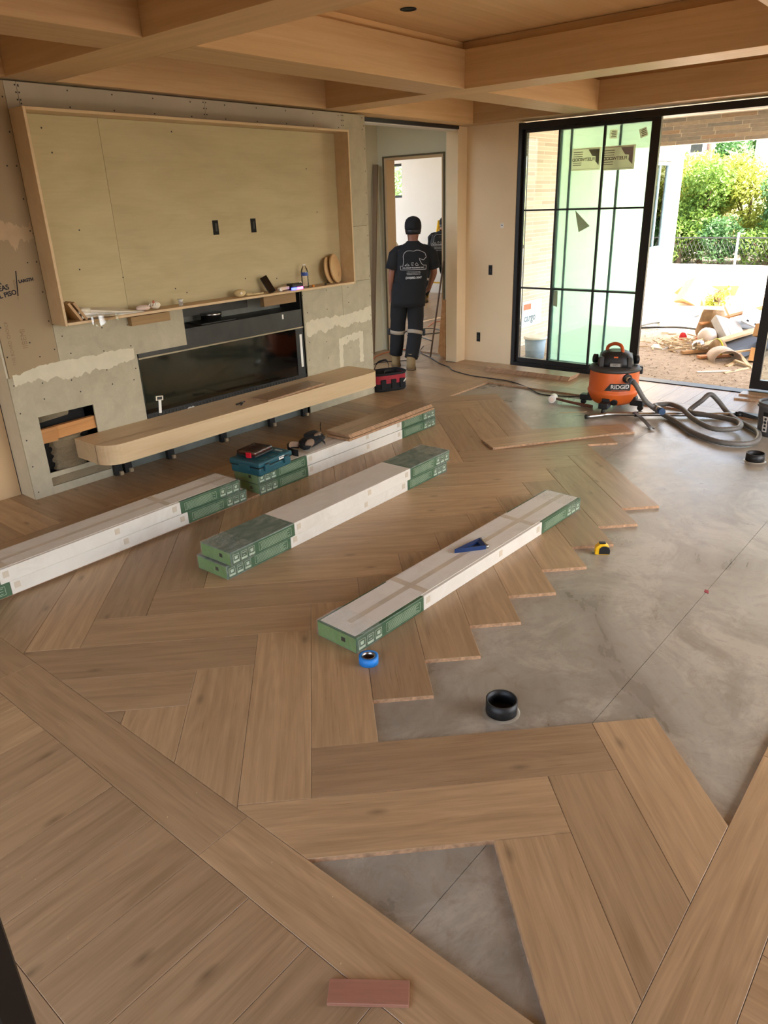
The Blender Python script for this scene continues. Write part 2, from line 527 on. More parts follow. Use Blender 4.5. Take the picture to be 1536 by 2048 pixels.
# ================================================================== CEILING
ceiling = tag(MB().box(-1.6, 7.95, -2.6, 5.35, 2.93, 3.05).build('ceiling', M['veneer_x']), kind='structure')
ZS, ZT = 2.62, 2.872
def beam(x0, x1, y0, y1, along, z0=ZS, z1=ZT, name='beam'):
    o = MB().box(-(x1-x0)/2, (x1-x0)/2, -(y1-y0)/2, (y1-y0)/2, 0, z1-z0).build(name, M['veneer_'+along], ceiling, ((x0+x1)/2, (y0+y1)/2, z0))
    return mod_bevel(o, 0.0015, 1)
def trim(x0, x1, y0, y1, along): return beam(x0, x1, y0, y1, along, ZT+.0005, 2.9295, 'reveal_strip')
XBEAMS = [(-0.33, -0.02), (2.435, 2.745), (5.20, 5.52), (7.50, 7.80)]          # run along y
YBEAMS = [(-1.55, -1.2), (0.80, 1.15), (3.49, 3.84), (4.92, 5.30)]             # run along x
for x0, x1 in XBEAMS:
    beam(x0, x1, -2.55, 5.30, 'y')
    trim(x0+.05, x1-.05, -2.55, 5.30, 'y')
gaps = [(-1.55, -0.33), (-0.02, 2.435), (2.745, 5.20), (5.52, 7.50)]
for y0, y1 in YBEAMS:
    for a, b in gaps:
        beam(a+.0005, b-.0005, y0, y1, 'x')
        trim(a-.045, b+.045, y0+.05, y1-.05, 'x')
MB().lathe([(0.05, 0), (0.05, -.004), (0.036, -.005), (0.036, -.001)], 24).build('recessed_light_cutout', M['void'], ceiling, (4.15, 3.2, 2.9295))

# ================================================================== WALLS
def wall(name, boxes, mat):
    m = MB()
    for b in boxes: m.box(*b)
    return tag(m.build(name, mat), kind='structure')
wall('wall_left', [(-1.6, 2.06, 5.19, 5.33, -0.02, 2.93)], M['tan_wall'])
wall('wall_slider', [(7.735, 7.90, 4.495, 5.32, -0.02, 2.93), (7.79, 7.90, -2.6, 4.495, 2.62, 2.93), (7.735, 7.90, -2.6, 0.05, -0.02, 2.62)], M['cream_wall'])
wall('wall_pilaster', [(7.55, 7.734, 5.15, 5.31, -0.001, 2.618)], M['cream_wall'])
wall('wall_header', [(5.775, 7.549, 5.17, 5.30, 2.575, 2.619)], M['white_wall'])
wall('trim_header', [(5.775, 7.549, 5.135, 5.17, 2.585, 2.618)], M['black'])
wall('wall_hall', [(7.75, 7.90, 5.325, 5.486, -0.02, 2.95), (7.75, 7.90, 6.394, 6.62, -0.02, 2.95), (7.75, 7.90, 5.486, 6.394, 2.369, 2.95),
                   (5.60, 7.75, 6.50, 6.62, -0.02, 2.95), (5.60, 7.90, 5.34, 6.62, 2.95, 3.05)], M['hall_wall'])
wall('wall_back', [(-1.62, -1.5, -2.6, -0.6, -0.02, 2.93), (-1.62, -1.5, 2.6, 5.19, -0.02, 2.93), (-1.62, -1.5, -0.6, 2.6, 2.45, 2.93)], M['white_wall'])  # unseen wall; its opening is sized for the daylight it lets in
wall('wall_right', [(-1.5, 2.6, -2.6, -2.45, -0.02, 2.93), (6.6, 7.73, -2.6, -2.45, -0.02, 2.93), (-1.5, 7.73, -2.6, -2.45, 2.62, 2.93)], M['cream_wall'])  # out of view; window gap narrowed to limit light from this side
# door casing and jamb to the back room
dj = tag(empty('door_1', (7.75, 5.94, 0)), kind='structure')
for y0, y1, nm in ((6.362, 6.394, 'door_jamb'), (5.486, 5.512, 'door_jamb')):
    MB().box(-.004, .165, y0-5.94, y1-5.94, 0, 2.369).build(nm, M['tan_wall'], dj)
MB().box(-.004, .165, 5.512-5.94, 6.362-5.94, 2.345, 2.369).build('door_head', M['tan_wall'], dj)
dk = plain('dark_trim', rgb(96, 82, 56), 0.7)
for y0, y1, z0, z1 in ((6.394, 6.412, 0, 2.388), (5.466, 5.486, 0, 2.388), (5.486, 6.394, 2.369, 2.388)):
    MB().box(-.016, -.002, y0-5.94, y1-5.94, z0, z1).build('casing', dk, dj)

# ================================================================== FIREPLACE WALL
t = NT('cement_board')
v = t.coords()
n = t.noise(v, 5.0, 7, 0.7, 0.4); n2 = t.noise(v, 60, 4)
t.col(t.mix(t.math('MULTIPLY', n2, 0.25), t.ramp(n, [(0.3, rgb(166, 157, 134)), (0.7, rgb(190, 181, 156))]), rgb(140, 132, 114)))
t.rough(0.85); t.bump(n2, 0.1, 0.002)
M['cement'] = t.mat
M['stud_dull'] = wood('weathered_stud', rgb(140, 112, 76), rgb(168, 138, 98), axis=0, rough=.8, streak=20, fine=90)
M['gypsum'] = plain('gypsum_board', rgb(160, 141, 112), 0.85, var=0.05, scale=3)
M['gypsum_top'] = plain('gypsum_board_grey', rgb(176, 166, 150), 0.85, var=0.06, scale=3)
M['compound'] = plain('joint_compound', rgb(206, 198, 174), 0.8, var=0.05, scale=14, bump=0.1)
M['compound_tan'] = plain('joint_compound_tan', rgb(182, 158, 126), 0.8, var=0.05, scale=14)
YF = 4.98
wf = tag(MB().box(2.078, 2.60, 5.10, 5.33, -0.02, 2.60).box(2.60, 5.76, 5.28, 5.40, -0.02, 2.60).box(5.60, 5.76, 5.0, 5.28, 0, 2.60).build('wall_fireplace', M['void']), kind='structure')
def fboard(x0, x1, z0, z1, mat, y0=YF, y1=YF+.013, g=.0012):
    o = MB().box(-(x1-x0)/2+g, (x1-x0)/2-g, 0, y1-y0, g, z1-z0-g).build('wall_board', M[mat], wf, ((x0+x1)/2, y0, z0))
    return o
# left column, top row and right strip
fboard(2.078, 2.44, 0.862, 1.745, 'gypsum'); fboard(2.078, 2.44, 1.745, 2.61, 'gypsum')
fboard(2.44, 2.52, 2.456, 2.61, 'gypsum_top'); fboard(2.52, 3.94, 2.456, 2.61, 'gypsum_top'); fboard(3.94, 5.46, 2.456, 2.61, 'gypsum_top')
fboard(5.46, 5.77, 1.66, 2.61, 'cement'); fboard(5.345, 5.46, 1.66, 2.456, 'cement')
fboard(5.345, 5.77, 1.16, 1.66, 'cement')
# below the niche
fboard(2.44, 3.50, 0.862, 1.16, 'cement')
fboard(4.81, 5.77, 0.0, 0.838, 'cement'); fboard(4.81, 5.345, 0.838, 1.16, 'cement'); fboard(5.345, 5.77, 0.838, 1.16, 'cement')
# lower left, around the duct opening and the slot under it
for b in ((2.065, 2.207, 0, 0.862), (2.207, 2.622, 0.568, 0.862), (2.622, 3.04, 0.205, 0.862), (2.207, 2.622, 0.122, 0.157), (2.207, 2.68, 0, 0.058),
          (2.622, 2.68, 0.122, 0.205), (2.672, 2.68, 0.058, 0.122)):
    fboard(*b, 'cement', g=0.0)
# left return of the block
MB().box(2.065, 2.078, YF+.013, 5.19, 0, 2.61).build('wall_board', M['compound'], wf)
MB().box(5.757, 5.77, YF+.013, 5.40, 0, 2.61).build('wall_board', M['cement'], wf)
# recessed skirting wall under the bench
MB().box(2.68, 4.81, 5.02, 5.035, 0, 0.30).build('wall_board', plain('blue_grey_board', rgb(112, 118, 112), 0.8), wf)
MB().box(5.02, 5.36, YF-.003, YF+.001, .088, .112).build('vent_slot', M['white'], wf)
# joint compound smears
def smear(x0, z0, x1, z1, h, mat='compound', seed=1, n=70):
    rnd = random.Random(seed); top, bot = [], []; a1 = a2 = .4
    for i in range(n+1):
        a = i/n; x = x0+(x1-x0)*a; z = z0+(z1-z0)*a
        a1 = min(.62, max(.25, a1+rnd.uniform(-.09, .09))); a2 = min(.75, max(.2, a2+rnd.uniform(-.13, .13)))
        top.append((x, z+h*a1)); bot.append((x, z-h*a2))
    m = MB(); pts = bot+top[::-1]; k = len(pts)
    m.add([(p[0], YF-.0012, p[1]) for p in pts]+[(p[0], YF+.0005, p[1]) for p in pts],
          [(i, i+1, k-2-i, k-1-i) for i in range(n)]+[(i, (i+1) % k, k+(i+1) % k, k+i) for i in range(k)])
    m.build('joint_compound', M[mat], wf)
smear(2.10, 0.845, 3.02, 0.866, 0.10, seed=3)
smear(2.09, 1.745, 2.43, 1.745, 0.15, 'compound_tan', seed=4)
smear(4.83, 0.80, 5.76, 0.85, 0.12, seed=5)
smear(5.26, 0.62, 5.62, 0.64, 0.07, seed=6)
def vsmear(x, z0, z1, w, seed):
    rnd = random.Random(seed); n = 10; m = MB()
    l = [(x-w*rnd.uniform(.35, .6), z0+(z1-z0)*i/n) for i in range(n+1)]; r = [(x+w*rnd.uniform(.35, .6), z0+(z1-z0)*i/n) for i in range(n+1)]
    pts = l+r[::-1]; k = len(pts)
    m.add([(p[0], YF-.0013, p[1]) for p in pts], [(i, i+1, k-2-i, k-1-i) for i in range(n)])
    m.build('joint_compound', M['compound'], wf)
vsmear(5.285, 0.365, 0.64, 0.06, 7); vsmear(5.59, 0.365, 0.64, 0.06, 8)
# screws, joined: too small to pick apart
rnd = random.Random(11)
sc = []
for z in [0.05+.19*i for i in range(14)]:
    sc += [(2.095, z), (5.752, z)]
    if z > .9: sc += [(2.42, z), (2.36 if int(z*10) % 3 == 0 else 2.095, z)]
for x in [2.53+.32*i for i in range(11)]: sc += [(x, 2.585), (x, 2.49)]
for x in (3.928, 3.952, 5.448, 5.472, 2.51, 2.53):
    for z in (2.59, 2.55, 2.51, 2.47): sc.append((x, z))
for z in (.68, .78, .95, 1.08):
    for x in (2.28, 2.52, 2.80, 3.0): sc.append((x+rnd.uniform(-.03, .03), z+rnd.uniform(-.02, .02)))
for z in (.5, .66, .95, 1.12):
    for x in (4.84, 5.1, 5.4): sc.append((x+rnd.uniform(-.03, .03), z+rnd.uniform(-.03, .03)))
m2 = MB()
for x, z in sc:
    m2.add([(x+.0054*math.cos(a*PI/3), YF-.0016, z+.0054*math.sin(a*PI/3)) for a in range(6)], [tuple(range(6))])
tag(m2.build('screw_heads', M['black'], wf), kind='stuff')
# marker writing and faint print on the left board
for txt, x, z, s, r in (('STAR', 2.163, 1.468, .046, .10), ('LINEAS', 2.206, 1.433, .043, .13), ('DEL PISO', 2.247, 1.398, .041, .16)):
    text(txt, s, M['ink'], wf, (x, YF-.0014, z), (PI/2, -r, 0), name='handwriting', bold=.0012, align='RIGHT')
text('LARGTH', .026, M['ink'], wf, (2.325, YF-.0014, 1.462), (PI/2, -.08, 0), name='handwriting', bold=.0012)
m = MB(); m.tube([(2.252, YF-.001, 1.372), (2.272, YF-.001, 1.525)], .003, 6); m.build('handwriting', M['ink'], wf)
pr = plain('faded_print', rgb(140, 118, 92), 0.9)
text('THE BOARD CHOICE', .03, pr, wf, (2.135, YF-.0012, 1.08), (PI/2, -PI/2, 0), name='printed_lettering')
text('IIBEMI', .05, pr, wf, (2.23, YF-.0012, 1.10), (PI/2, -PI/2, 0), name='printed_lettering')
text('UL CLASSIFIED', .02, pr, wf, (2.248, YF-.0012, 1.41), (PI/2, -PI/2, 0), name='printed_lettering')

# duct opening: foil duct and studs
foil = NT('foil'); vv = foil.coords(); nn = foil.noise(vv, 22, 6, 0.7, 2.5)
foil.col(rgb(216, 196, 160)); foil.set(Metallic=0.45); foil.rough(0.34); foil.bump(nn, 1.0, 0.05)
M['foil'] = foil.mat
MB().box(2.19, 2.60, 5.095, 5.099, 0.0, 0.60).build('duct_cavity', M['void'], wf)
rnd = random.Random(2)
MB().rings([[(2.42+(r_+rnd.uniform(-.012, .008))*math.cos(a), 5.132+(r_+rnd.uniform(-.012, .008))*math.sin(a), .08+z_+rnd.uniform(-.006, .006)) for a in [2*PI*k/36 for k in range(36)]] for r_, z_ in [(.128+.012*math.sin(i*1.9), i*.017) for i in range(18)]], smooth=False).build('foil_duct', M['foil'], wf)
MB().cyl((2.20, 5.11, .55), (2.46, 5.10, .57), .06, 16).build('foil_duct', M['foil'], wf)
MB().box(-.21, .21, -.019, .019, -.045, .045).build('stud', M['stud'], wf, (2.415, 5.02, .43), (0, -.03, 0))
MB().box(-.055, .055, -.012, .012, -.05, .05).build('stud', M['stud'], wf, (2.262, 4.996, .425))
MB().box(2.207, 2.672, 4.99, 5.0, .06, .12).build('foil_strip', M['foil'], wf)

# firebox
fb = empty('linear_fireplace', (3.925, 5.0, 0), label='black linear gas fireplace with wide glass front set into the unfinished wall', cat='fireplace')
def fp(nm, b, mat):
    return MB().box(b[0]-3.925, b[1]-3.925, b[2]-5.0, b[3]-5.0, b[4], b[5]).build(nm, M[mat] if isinstance(mat, str) else mat, fb)
fp('firebox', (3.045, 4.805, 5.27, 5.28, .30, 1.15), plain('firebox_grey', rgb(118, 118, 110), .7))
fp('firebox', (3.045, 4.805, 5.0, 5.27, .30, .345), 'black')
fp('firebox_side', (3.042, 3.055, 5.0, 5.27, .345, .98), 'black')
fp('firebox_side', (4.79, 4.806, 5.0, 5.27, .345, 1.15), 'black')
fp('metal_fascia', (3.055, 4.79, 4.988, 5.0, .832, .985), 'dark_metal')
fp('metal_top', (3.055, 4.79, 5.0, 5.27, .975, .985), 'dark_metal')
fp('trim_strip', (3.05, 4.795, 4.982, 4.99, .818, .83), plain('brass_trim', rgb(150, 140, 118), 0.4, 0.6))
fp('glass_pane', (3.06, 4.70, 4.992, 4.996, .395, .818), glass('smoked_glass', (0.62, 0.64, 0.60, 1), 1.3, 0.06))
fp('frame_rail', (3.05, 4.795, 4.984, 5.0, .345, .392), 'black')
fp('frame_post', (4.70, 4.79, 4.990, 5.0, .392, .818), 'black')
fp('data_label', (4.745, 4.772, 4.9875, 4.99, .46, .76), 'white')
for i in range(46):
    MB().box(-.006, .006, -.004, .004, -.012, .012).build('grille_slat', M['dark_metal'], fb, (3.12+i*.034-3.925, -.018, .37))
MB().lathe([(.085, 0), (.085, .05), (.09, .052), (.09, .075)], 24, c=(3.88-3.925, .13, .985)).build('flue_collar', M['steel'], fb)
MB().box(3.70-3.925, 4.06-3.925, .03, .24, .985, .993).build('flue_plate', M['dark_metal'], fb)
fp('duct_hood', (3.52, 4.30, 5.15, 5.26, 1.05, 1.15), 'dark_metal')
fp('work_tag', (4.545, 4.562, 4.984, 4.988, .925, .965), 'white')

# niche
nb = empty('niche_box', (3.89, YF, 1.165), label='shallow plywood display niche box framed in maple above the fireplace', cat='niche')
for x0, x1, z0, z1 in ((3.01, 3.345, 1.078, 1.142), (4.30, 4.68, 1.065, 1.145)):
    MB().box(-(x1-x0)/2, (x1-x0)/2, -.05, -.002, 0, z1-z0).build('wood_cleat', M['stud_dull'], nb, ((x0+x1)/2-3.89, 0, z0-1.165))
NX0, NX1, NZ0, NZ1, NY0 = 2.44, 5.345, 1.165, 2.456, 4.80
def nbx(nm, x0, x1, y0, y1, z0, z1, mat):
    return mod_bevel(MB().box(-(x1-x0)/2, (x1-x0)/2, y0-YF, y1-YF, 0, z1-z0).build(nm, M[mat], nb, ((x0+x1)/2-3.89, 0, z0-1.165)), .0012, 1)
nbx('back_panel', 2.459, 3.02, 4.962, 4.979, NZ0+.019, NZ1-.019, 'birch')
nbx('back_panel', 3.0215, 5.326, 4.962, 4.979, NZ0+.019, NZ1-.019, 'birch')
nbx('side_board', NX0, NX0+.018, NY0, YF-.001, NZ0, NZ1, 'maple')
nbx('side_board', NX1-.018, NX1, NY0, YF-.001, NZ0, NZ1, 'maple')
nbx('top_board', NX0+.0185, NX1-.0185, NY0, YF-.001, NZ1-.018, NZ1, 'maple')
nbx('shelf_board', NX0+.0185, NX1-.0185, NY0, YF-.001, NZ0, NZ0+.018, 'maple')
for x in (3.90, 4.29):
    o = MB().box(x-.027-3.89, x+.027-3.89, -.022, -.0175, 1.665-1.165, 1.772-1.165).build('outlet_cutout', M['void'], nb)
    MB().box(x-.006-3.89, x+.012-3.89, -.024, -.0222, 1.69-1.165, 1.75-1.165).build('loose_wire', M['dark_metal'], nb)
m2 = MB()
for x, z in ((2.62, 2.36), (2.66, 2.22), (2.75, 1.75), (3.02, 1.42), (3.6, 2.38), (4.95, 2.15), (5.05, 1.80), (3.45, 1.30), (3.55, 1.26), (4.5, 1.28), (4.15, 1.31), (2.7, 1.5)):
    m2.add([(x-3.89+.006*math.cos(a*PI/3), 4.9615-YF, z-1.165+.006*math.sin(a*PI/3)) for a in range(6)], [tuple(range(6))])
tag(m2.build('screw_heads', M['black'], nb), kind='stuff')

# floating bench with rounded corners
pts = [(2.43, 4.978), (2.43, 4.70)]
for i in range(9):
    a = PI + PI/2*i/8; pts.append((2.43+.14+.14*math.cos(a), 4.565+.14+.14*math.sin(a)))
for i in range(9):
    a = -PI/2 + PI/2*i/8; pts.append((5.375-.10+.10*math.cos(a), 4.565+.10+.10*math.sin(a)))
pts.append((5.375, 4.978))
be = empty('floating_bench', (3.9, 4.77, 0.216), label='long floating maple plywood hearth bench with rounded ends under the fireplace', cat='bench')
m = MB(); pl = [(p[0]-3.9, p[1]-4.77) for p in pts]
m.prism(pl, .019, .124); bo = m.build('bench_body', M['maple'], be)
m = MB(); m.prism(pl, .1245, .143); mod_bevel(m.build('bench_top', M['maple'], be), .0015, 1)
m = MB(); m.prism(pl, 0, .0185); m.build('bench_underside', M['maple'], be)
for x in (2.705, 2.79, 3.18, 3.72, 4.28, 4.70):
    o = MB().box(-.03, .03, -.018, .018, 0, 0.213).build('bench_bracket', M['black'], be, (x-3.9, 4.958-4.77, -.213))
    MB().box(.0, .026, -.04, -.018, .002, .03).build('bracket_foot', M['gypsum'], o)

# outlets in the cream wall
def outlet(nm, y, z, w, h, label):
    o = empty(nm, (7.7345, y, z), label=label, cat='electrical box')
    MB().box(-.004, 0, -w/2, w/2, -h/2, h/2).build('box_rim', M['black'], o)
    MB().box(-.006, -.004, -w/2+.008, w/2-.008, -h/2+.012, h/2-.012).build('box_inside', M['void'], o)
    MB().box(-.008, -.006, -.008, .006, -h/4, h/5).build('loose_wire', M['dark_metal'], o)
outlet('outlet_box', 4.80, 1.09, .05, .11, 'open black outlet box halfway up the cream wall beside the sliding door')
outlet('outlet_box', 4.95, .30, .05, .11, 'open black outlet box low on the cream wall beside the sliding door')
w_ = empty('wall_anchor', (7.7345, 4.66, 1.58), label='small white wall anchor plate with a dark hole on the cream wall', cat='anchor')
MB().box(-.003, 0, -.02, .02, -.025, .02).build('plate', M['white'], w_); MB().box(-.004, -.003, -.006, .006, -.006, .006).build('hole', M['void'], w_)

# ================================================================== SLIDING DOOR
fr = tag(empty('window_1', (7.82, 2.7, 0)), kind='structure')
def fbx(nm, x0, x1, y0, y1, z0, z1, mat='black_frame', parent=fr):
    return MB().box(x0-7.82, x1-7.82, y0-2.7, y1-2.7, z0, z1).build(nm, M[mat], parent)
fbx('frame_jamb', 7.745, 7.90, 4.45, 4.493, 0, 2.60)
fbx('frame_head', 7.745, 7.90, 0.06, 4.45, 2.535, 2.60)
fbx('frame_sill', 7.745, 7.90, 2.96, 4.45, 0, .045)
fbx('frame_sill', 7.745, 7.90, 0.06, 1.80, 0, .03)
fbx('frame_track', 7.75, 7.90, 1.80, 2.96, -.012, .008)
def panel(name, x, y0, y1, stl, str_, label, mun, mat, z0=.046, z1=2.534, gl='glass_clear', bot=.05, group=None):
    p = empty(name, (x, (y0+y1)/2, z0), label=label, cat='sliding door')
    c = (y0+y1)/2
    def b(nm, ya, yb, za, zb, m_=mat, d=.02): return MB().box(-d, d, ya-c, yb-c, za-z0, zb-z0).build(nm, M[m_], p)
    b('stile', y1-stl, y1, z0, z1); b('stile', y0, y0+str_, z0, z1)
    b('rail', y0+str_, y1-stl, z0, z0+bot); b('rail', y0+str_, y1-stl, z1-.03, z1)
    ys_ = [y0+str_]+sorted(mun)+[y1-stl]; zs_ = [z0+bot, .90, 1.732, z1-.03]
    for yy in mun: b('muntin', yy-.011, yy+.011, z0+bot, z1-.03, d=.012)
    for zz in zs_[1:-1]: b('muntin', y0+str_, y1-stl, zz-.009, zz+.009, d=.0125)
    for i in range(len(ys_)-1):
        for j in range(3):
            b('glass_pane', ys_[i]+.002, ys_[i+1]-.002, zs_[j]+.002, zs_[j+1]-.002, gl, .003)
    return p
p1 = panel('sliding_panel', 7.80, 2.96, 4.449, .035, .09, 'black framed sliding glass door panel with nine panes and stickers, beside the opening', [3.53, 4.03], 'black_frame')
M['grey_frame'] = plain('grey_blue_frame', rgb(122, 142, 150), 0.5)
p2 = panel('sliding_panel', 7.865, 2.985, 4.05, .022, .06, 'grey framed green glass door panel stacked behind the black sliding panel', [3.388, 3.922], 'grey_frame', gl='glass_green')
p3 = panel('sliding_panel', 7.80, 0.10, 1.80, .085, .09, 'black framed sliding glass door panel closing the far side of the opening', [0.66, 1.22], 'black_frame', bot=.09)
MB().box(-.024, -.02, .012, .034, -.07, .10).build('door_pull', M['black'], p1, (0, 2.96-3.7045+.01, 1.05))
# stickers on the glass
t = NT('sticker_paper'); t.col(rgb(244, 232, 220)); t.rough(.7)
tl = t.n('ShaderNodeBsdfTranslucent'); tl.inputs[0].default_value = rgb(246, 234, 224); mx = t.n('ShaderNodeMixShader'); mx.inputs[0].default_value = .75
t.l(t.p.outputs[0], mx.inputs[1]); t.l(tl.outputs[0], mx.inputs[2]); t.l(mx.outputs[0], t.out.inputs[0]); mx.inputs[0].default_value = .85; sticker_paper = t.mat
def sticker(x, y, z, w, h, rx, label, kind):
    s = empty('glass_sticker', (x, y, z), label=label, cat='sticker', rot=(rx, 0, 0))
    base = sticker_paper
    MB().box(-.0006, .0006, -w/2, w/2, -h/2, h/2).build('paper', base, s)
    dkc = plain('sticker_grey', rgb(140, 128, 126), 0.7); ink = plain('sticker_ink', rgb(120, 96, 84), 0.8)
    if kind == 'big':
        # y grows to the left in view, so the printing reads reversed from indoors
        m = MB(); m.add([(-.001, -w*.06, h*.42), (-.001, -w*.44, h*.42), (-.001, -w*.44, -h*.30), (-.001, -w*.32, -h*.12), (-.001, -w*.32, h*.10), (-.001, -w*.2, h*.12)],
                        [(0, 1, 4), (0, 4, 5), (1, 2, 3), (1, 3, 4)]); m.build('corner_graphic', dkc, s)
        for i in range(7):
            MB().box(-.0012, -.0006, w*.12+i*.002, w*.45, h*(.32-.095*i)-.003, h*(.32-.095*i)+.003).build('text_line', ink, s)
        MB().box(-.0012, -.0006, -w*.45, w*.45, h*.44, h*.46).build('text_line', plain('red_ink', rgb(160, 90, 80), .8), s)
        MB().box(-.0012, -.0006, -w*.45, w*.45, -h*.44, -h*.43).build('text_line', ink, s)
        text('FLEETWOOD', .042, ink, s, (-.0014, w*.10, -h*.02), (PI/2, 0, PI/2), bold=.0008)
    else:
        for i in range(4):
            MB().box(-.0012, -.0006, -w*.4, w*.1*(i % 2)+w*.2, h*(.3-.2*i)-.004, h*(.3-.2*i)+.004).build('text_line', ink, s)
    return s
sticker(7.7955, 3.368, 2.203, .345, .222, 0.0, 'large white door maker sticker reading backwards across two front panes', 'big')
sticker(7.8605, 3.745, 2.213, .325, .215, 0.0, 'large door maker sticker on the green glass behind the front panel', 'big')
sticker(7.7955, 3.131, 2.412, .075, .08, -.3, 'small tilted label near the top corner of the front glass', 'small')
sticker(7.8605, 3.467, 2.426, .08, .08, 0.0, 'small square label at the top of the green glass', 'small')
fl_ = MB(); fl_.add([(0, .10, .06), (0, -.08, -.10), (-.03, .03, -.16), (-.012, .07, -.04)], [(0, 1, 3), (1, 2, 3), (0, 3, 2)])
tag(fl_.build('peeling_film', M['paper'], None, (7.858, 3.73, 1.66)), 'torn triangle of film peeling off the middle green glass pane', 'film')
fl_ = MB(); fl_.add([(0, .04, .10), (0, -.04, .10), (-.01, -.05, -.08), (-.004, .03, -.06)], [(0, 1, 2, 3)])
tag(fl_.build('peeling_film', M['paper'], None, (7.858, 4.02, .78)), 'narrow strip of film stuck to the lower green glass pane', 'film')

# black steel door post beside the photographer
po = empty('door_post', (0.125, 0.70, 0), rz=.2, label='black steel door post close beside the viewer', cat='post')
MB().bbox(-.018, .018, -.022, .022, 0, 2.60, .003).build('post', M['black_frame'], po)
MB().bbox(-.03, .03, -.04, .04, 0, .008, .002).build('base_plate', M['black_frame'], po)
# ================================================================== BACK ROOM beyond the hall door
wall('wall_backroom', [(13.6, 13.85, 5.45, 10.74, -.02, 3.4), (13.6, 13.85, 11.8, 13.0, -.02, 3.4), (13.6, 13.85, 10.74, 11.8, -.02, 1.96), (13.6, 13.85, 10.74, 11.8, 2.64, 3.4),
                       (7.92, 8.05, 6.63, 13.0, -.02, 3.4)], M['white_wall'])
wall('ceiling_backroom', [(7.92, 13.85, 5.45, 11.6, 3.4, 3.5)], M['white_wall'])  # unseen; added against sun patches, with an open edge for soft sky light
bf = tag(MB().box(7.905, 13.6, 5.45, 13.0, -.15, -.019).build('floor_backroom', M['concrete']), kind='structure')
yy = 5.46
while yy < 10.5:
    for a, b in ((7.91, 9.8), (9.8, 11.7), (11.7, 13.59)):
        plank_poly([(a, yy), (b, yy), (b, yy+.2415), (a, yy+.2415)], (a+b)/2, yy+.12, 0, parent=bf)
    yy += .2415
win = tag(empty('window_2', (13.72, 11.27, 2.30)), kind='structure')
for b in ((0, .08, -.53, -.47, -.34, .34), (0, .08, .47, .53, -.34, .34), (0, .08, -.47, .47, -.34, -.29), (0, .08, -.47, .47, .29, .34)):
    MB().box(*b).build('window_frame', M['dark_metal'], win)
MB().box(.03, .036, -.47, .47, -.29, .29).build('glass_pane', M['glass_clear'], win)
# ================================================================== PATIO AND YARD
t = NT('dirt'); v = t.coords(); n = t.noise(v, 1.2, 8, 0.7, 0.6); n2 = t.noise(v, 14, 6, 0.7)
t.col(t.mix(t.ramp(n2, [(0.35, (0, 0, 0, 1)), (0.65, (1, 1, 1, 1))]), t.ramp(n, [(0.35, rgb(146, 128, 108)), (0.65, rgb(176, 157, 137))]), rgb(194, 176, 156)))
t.rough(0.95); t.bump(n2, 0.8, 0.05)
M['dirt'] = t.mat
tag(MB().box(7.96, 60, -30, 40, -1.0, -.12).build('floor_yard', M['dirt']), kind='structure')
t = NT('white_brick'); v = t.coords()
br = t.n('ShaderNodeTexBrick'); br.inputs['Scale'].default_value = 1.0
br.inputs['Brick Width'].default_value = .46; br.inputs['Row Height'].default_value = .052; br.inputs['Mortar Size'].default_value = .005
br.inputs['Color1'].default_value = rgb(214, 204, 188); br.inputs['Color2'].default_value = rgb(188, 178, 162); br.inputs['Mortar'].default_value = rgb(224, 218, 206)
sep = t.n('ShaderNodeSeparateXYZ'); cmb = t.n('ShaderNodeCombineXYZ'); t.l(v, sep.inputs[0])
t.l(sep.outputs[0], cmb.inputs[0]); t.l(sep.outputs[2], cmb.inputs[1]); t.l(cmb.outputs[0], br.inputs['Vector'])
t.col(br.outputs[0]); t.rough(0.9); t.bump(br.outputs[1], -0.5, 0.01)
M['white_brick'] = t.mat
wall('wall_patio', [(7.91, 13.9, 5.33, 5.44, -.15, 3.4), (13.9, 14.75, 5.33, 5.44, -.15, .88), (13.9, 14.75, 5.33, 5.44, 2.40, 3.4), (14.75, 15.35, 5.33, 5.44, -.15, 3.4)], M['white_brick'])
wall('ceiling_patio', [(7.95, 11.72, -2.6, 5.33, 2.83, 2.95)], M['white_wall'])
pw = tag(empty('window_3', (14.32, 5.36, 1.64)), kind='structure')
for b in ((-.42, -.36, -.0, .06, -.75, .75), (.36, .42, 0, .06, -.75, .75), (-.36, .36, 0, .06, -.75, -.69), (-.36, .36, 0, .06, .69, .75), (-.02, .02, .01, .05, -.69, .69)):
    MB().box(*b).build('window_frame', M['grey_frame'], pw)
MB().box(-.36, .36, .025, .03, -.69, .69).build('glass_pane', M['glass_clear'], pw)
# brick header of the patio: each brick a piece
hd = tag(MB().box(11.55, 11.70, -2.6, 5.325, 2.485, 2.829).build('wall_patio_header', plain('mortar', rgb(230, 226, 216), .9)), kind='structure')
BM = [plain('brick_%d' % i, c, .9, var=.16, scale=14, bump=.2) for i, c in enumerate((rgb(138, 132, 122), rgb(154, 144, 128), rgb(124, 122, 116), rgb(146, 128, 108)))]
bms = [MB().bbox(0, .010, -.224, .224, 0, .0425, .002).mesh('brick', b) for b in BM]
rnd = random.Random(21)
for row in range(7):
    y = -1.2 + rnd.uniform(0, .45)
    z = 2.488+row*.0485
    while y < 5.1:
        o = link('brick', bms[rnd.choice((0, 0, 1, 2, 3))], hd, (11.5415, y, z)); y += .459
# low retaining wall at the end of the yard, bank behind it
wall('wall_retaining', [(19.8, 20.1, -6, 14, -.3, .10), (19.75, 20.15, -6, 14, .10, .18)], plain('white_stucco', rgb(226, 220, 210), .9, var=.03))
tag(MB().box(20.1, 60, -20, 40, -.5, -.1).build('floor_bank', M['dirt']), kind='structure').location.z = .15
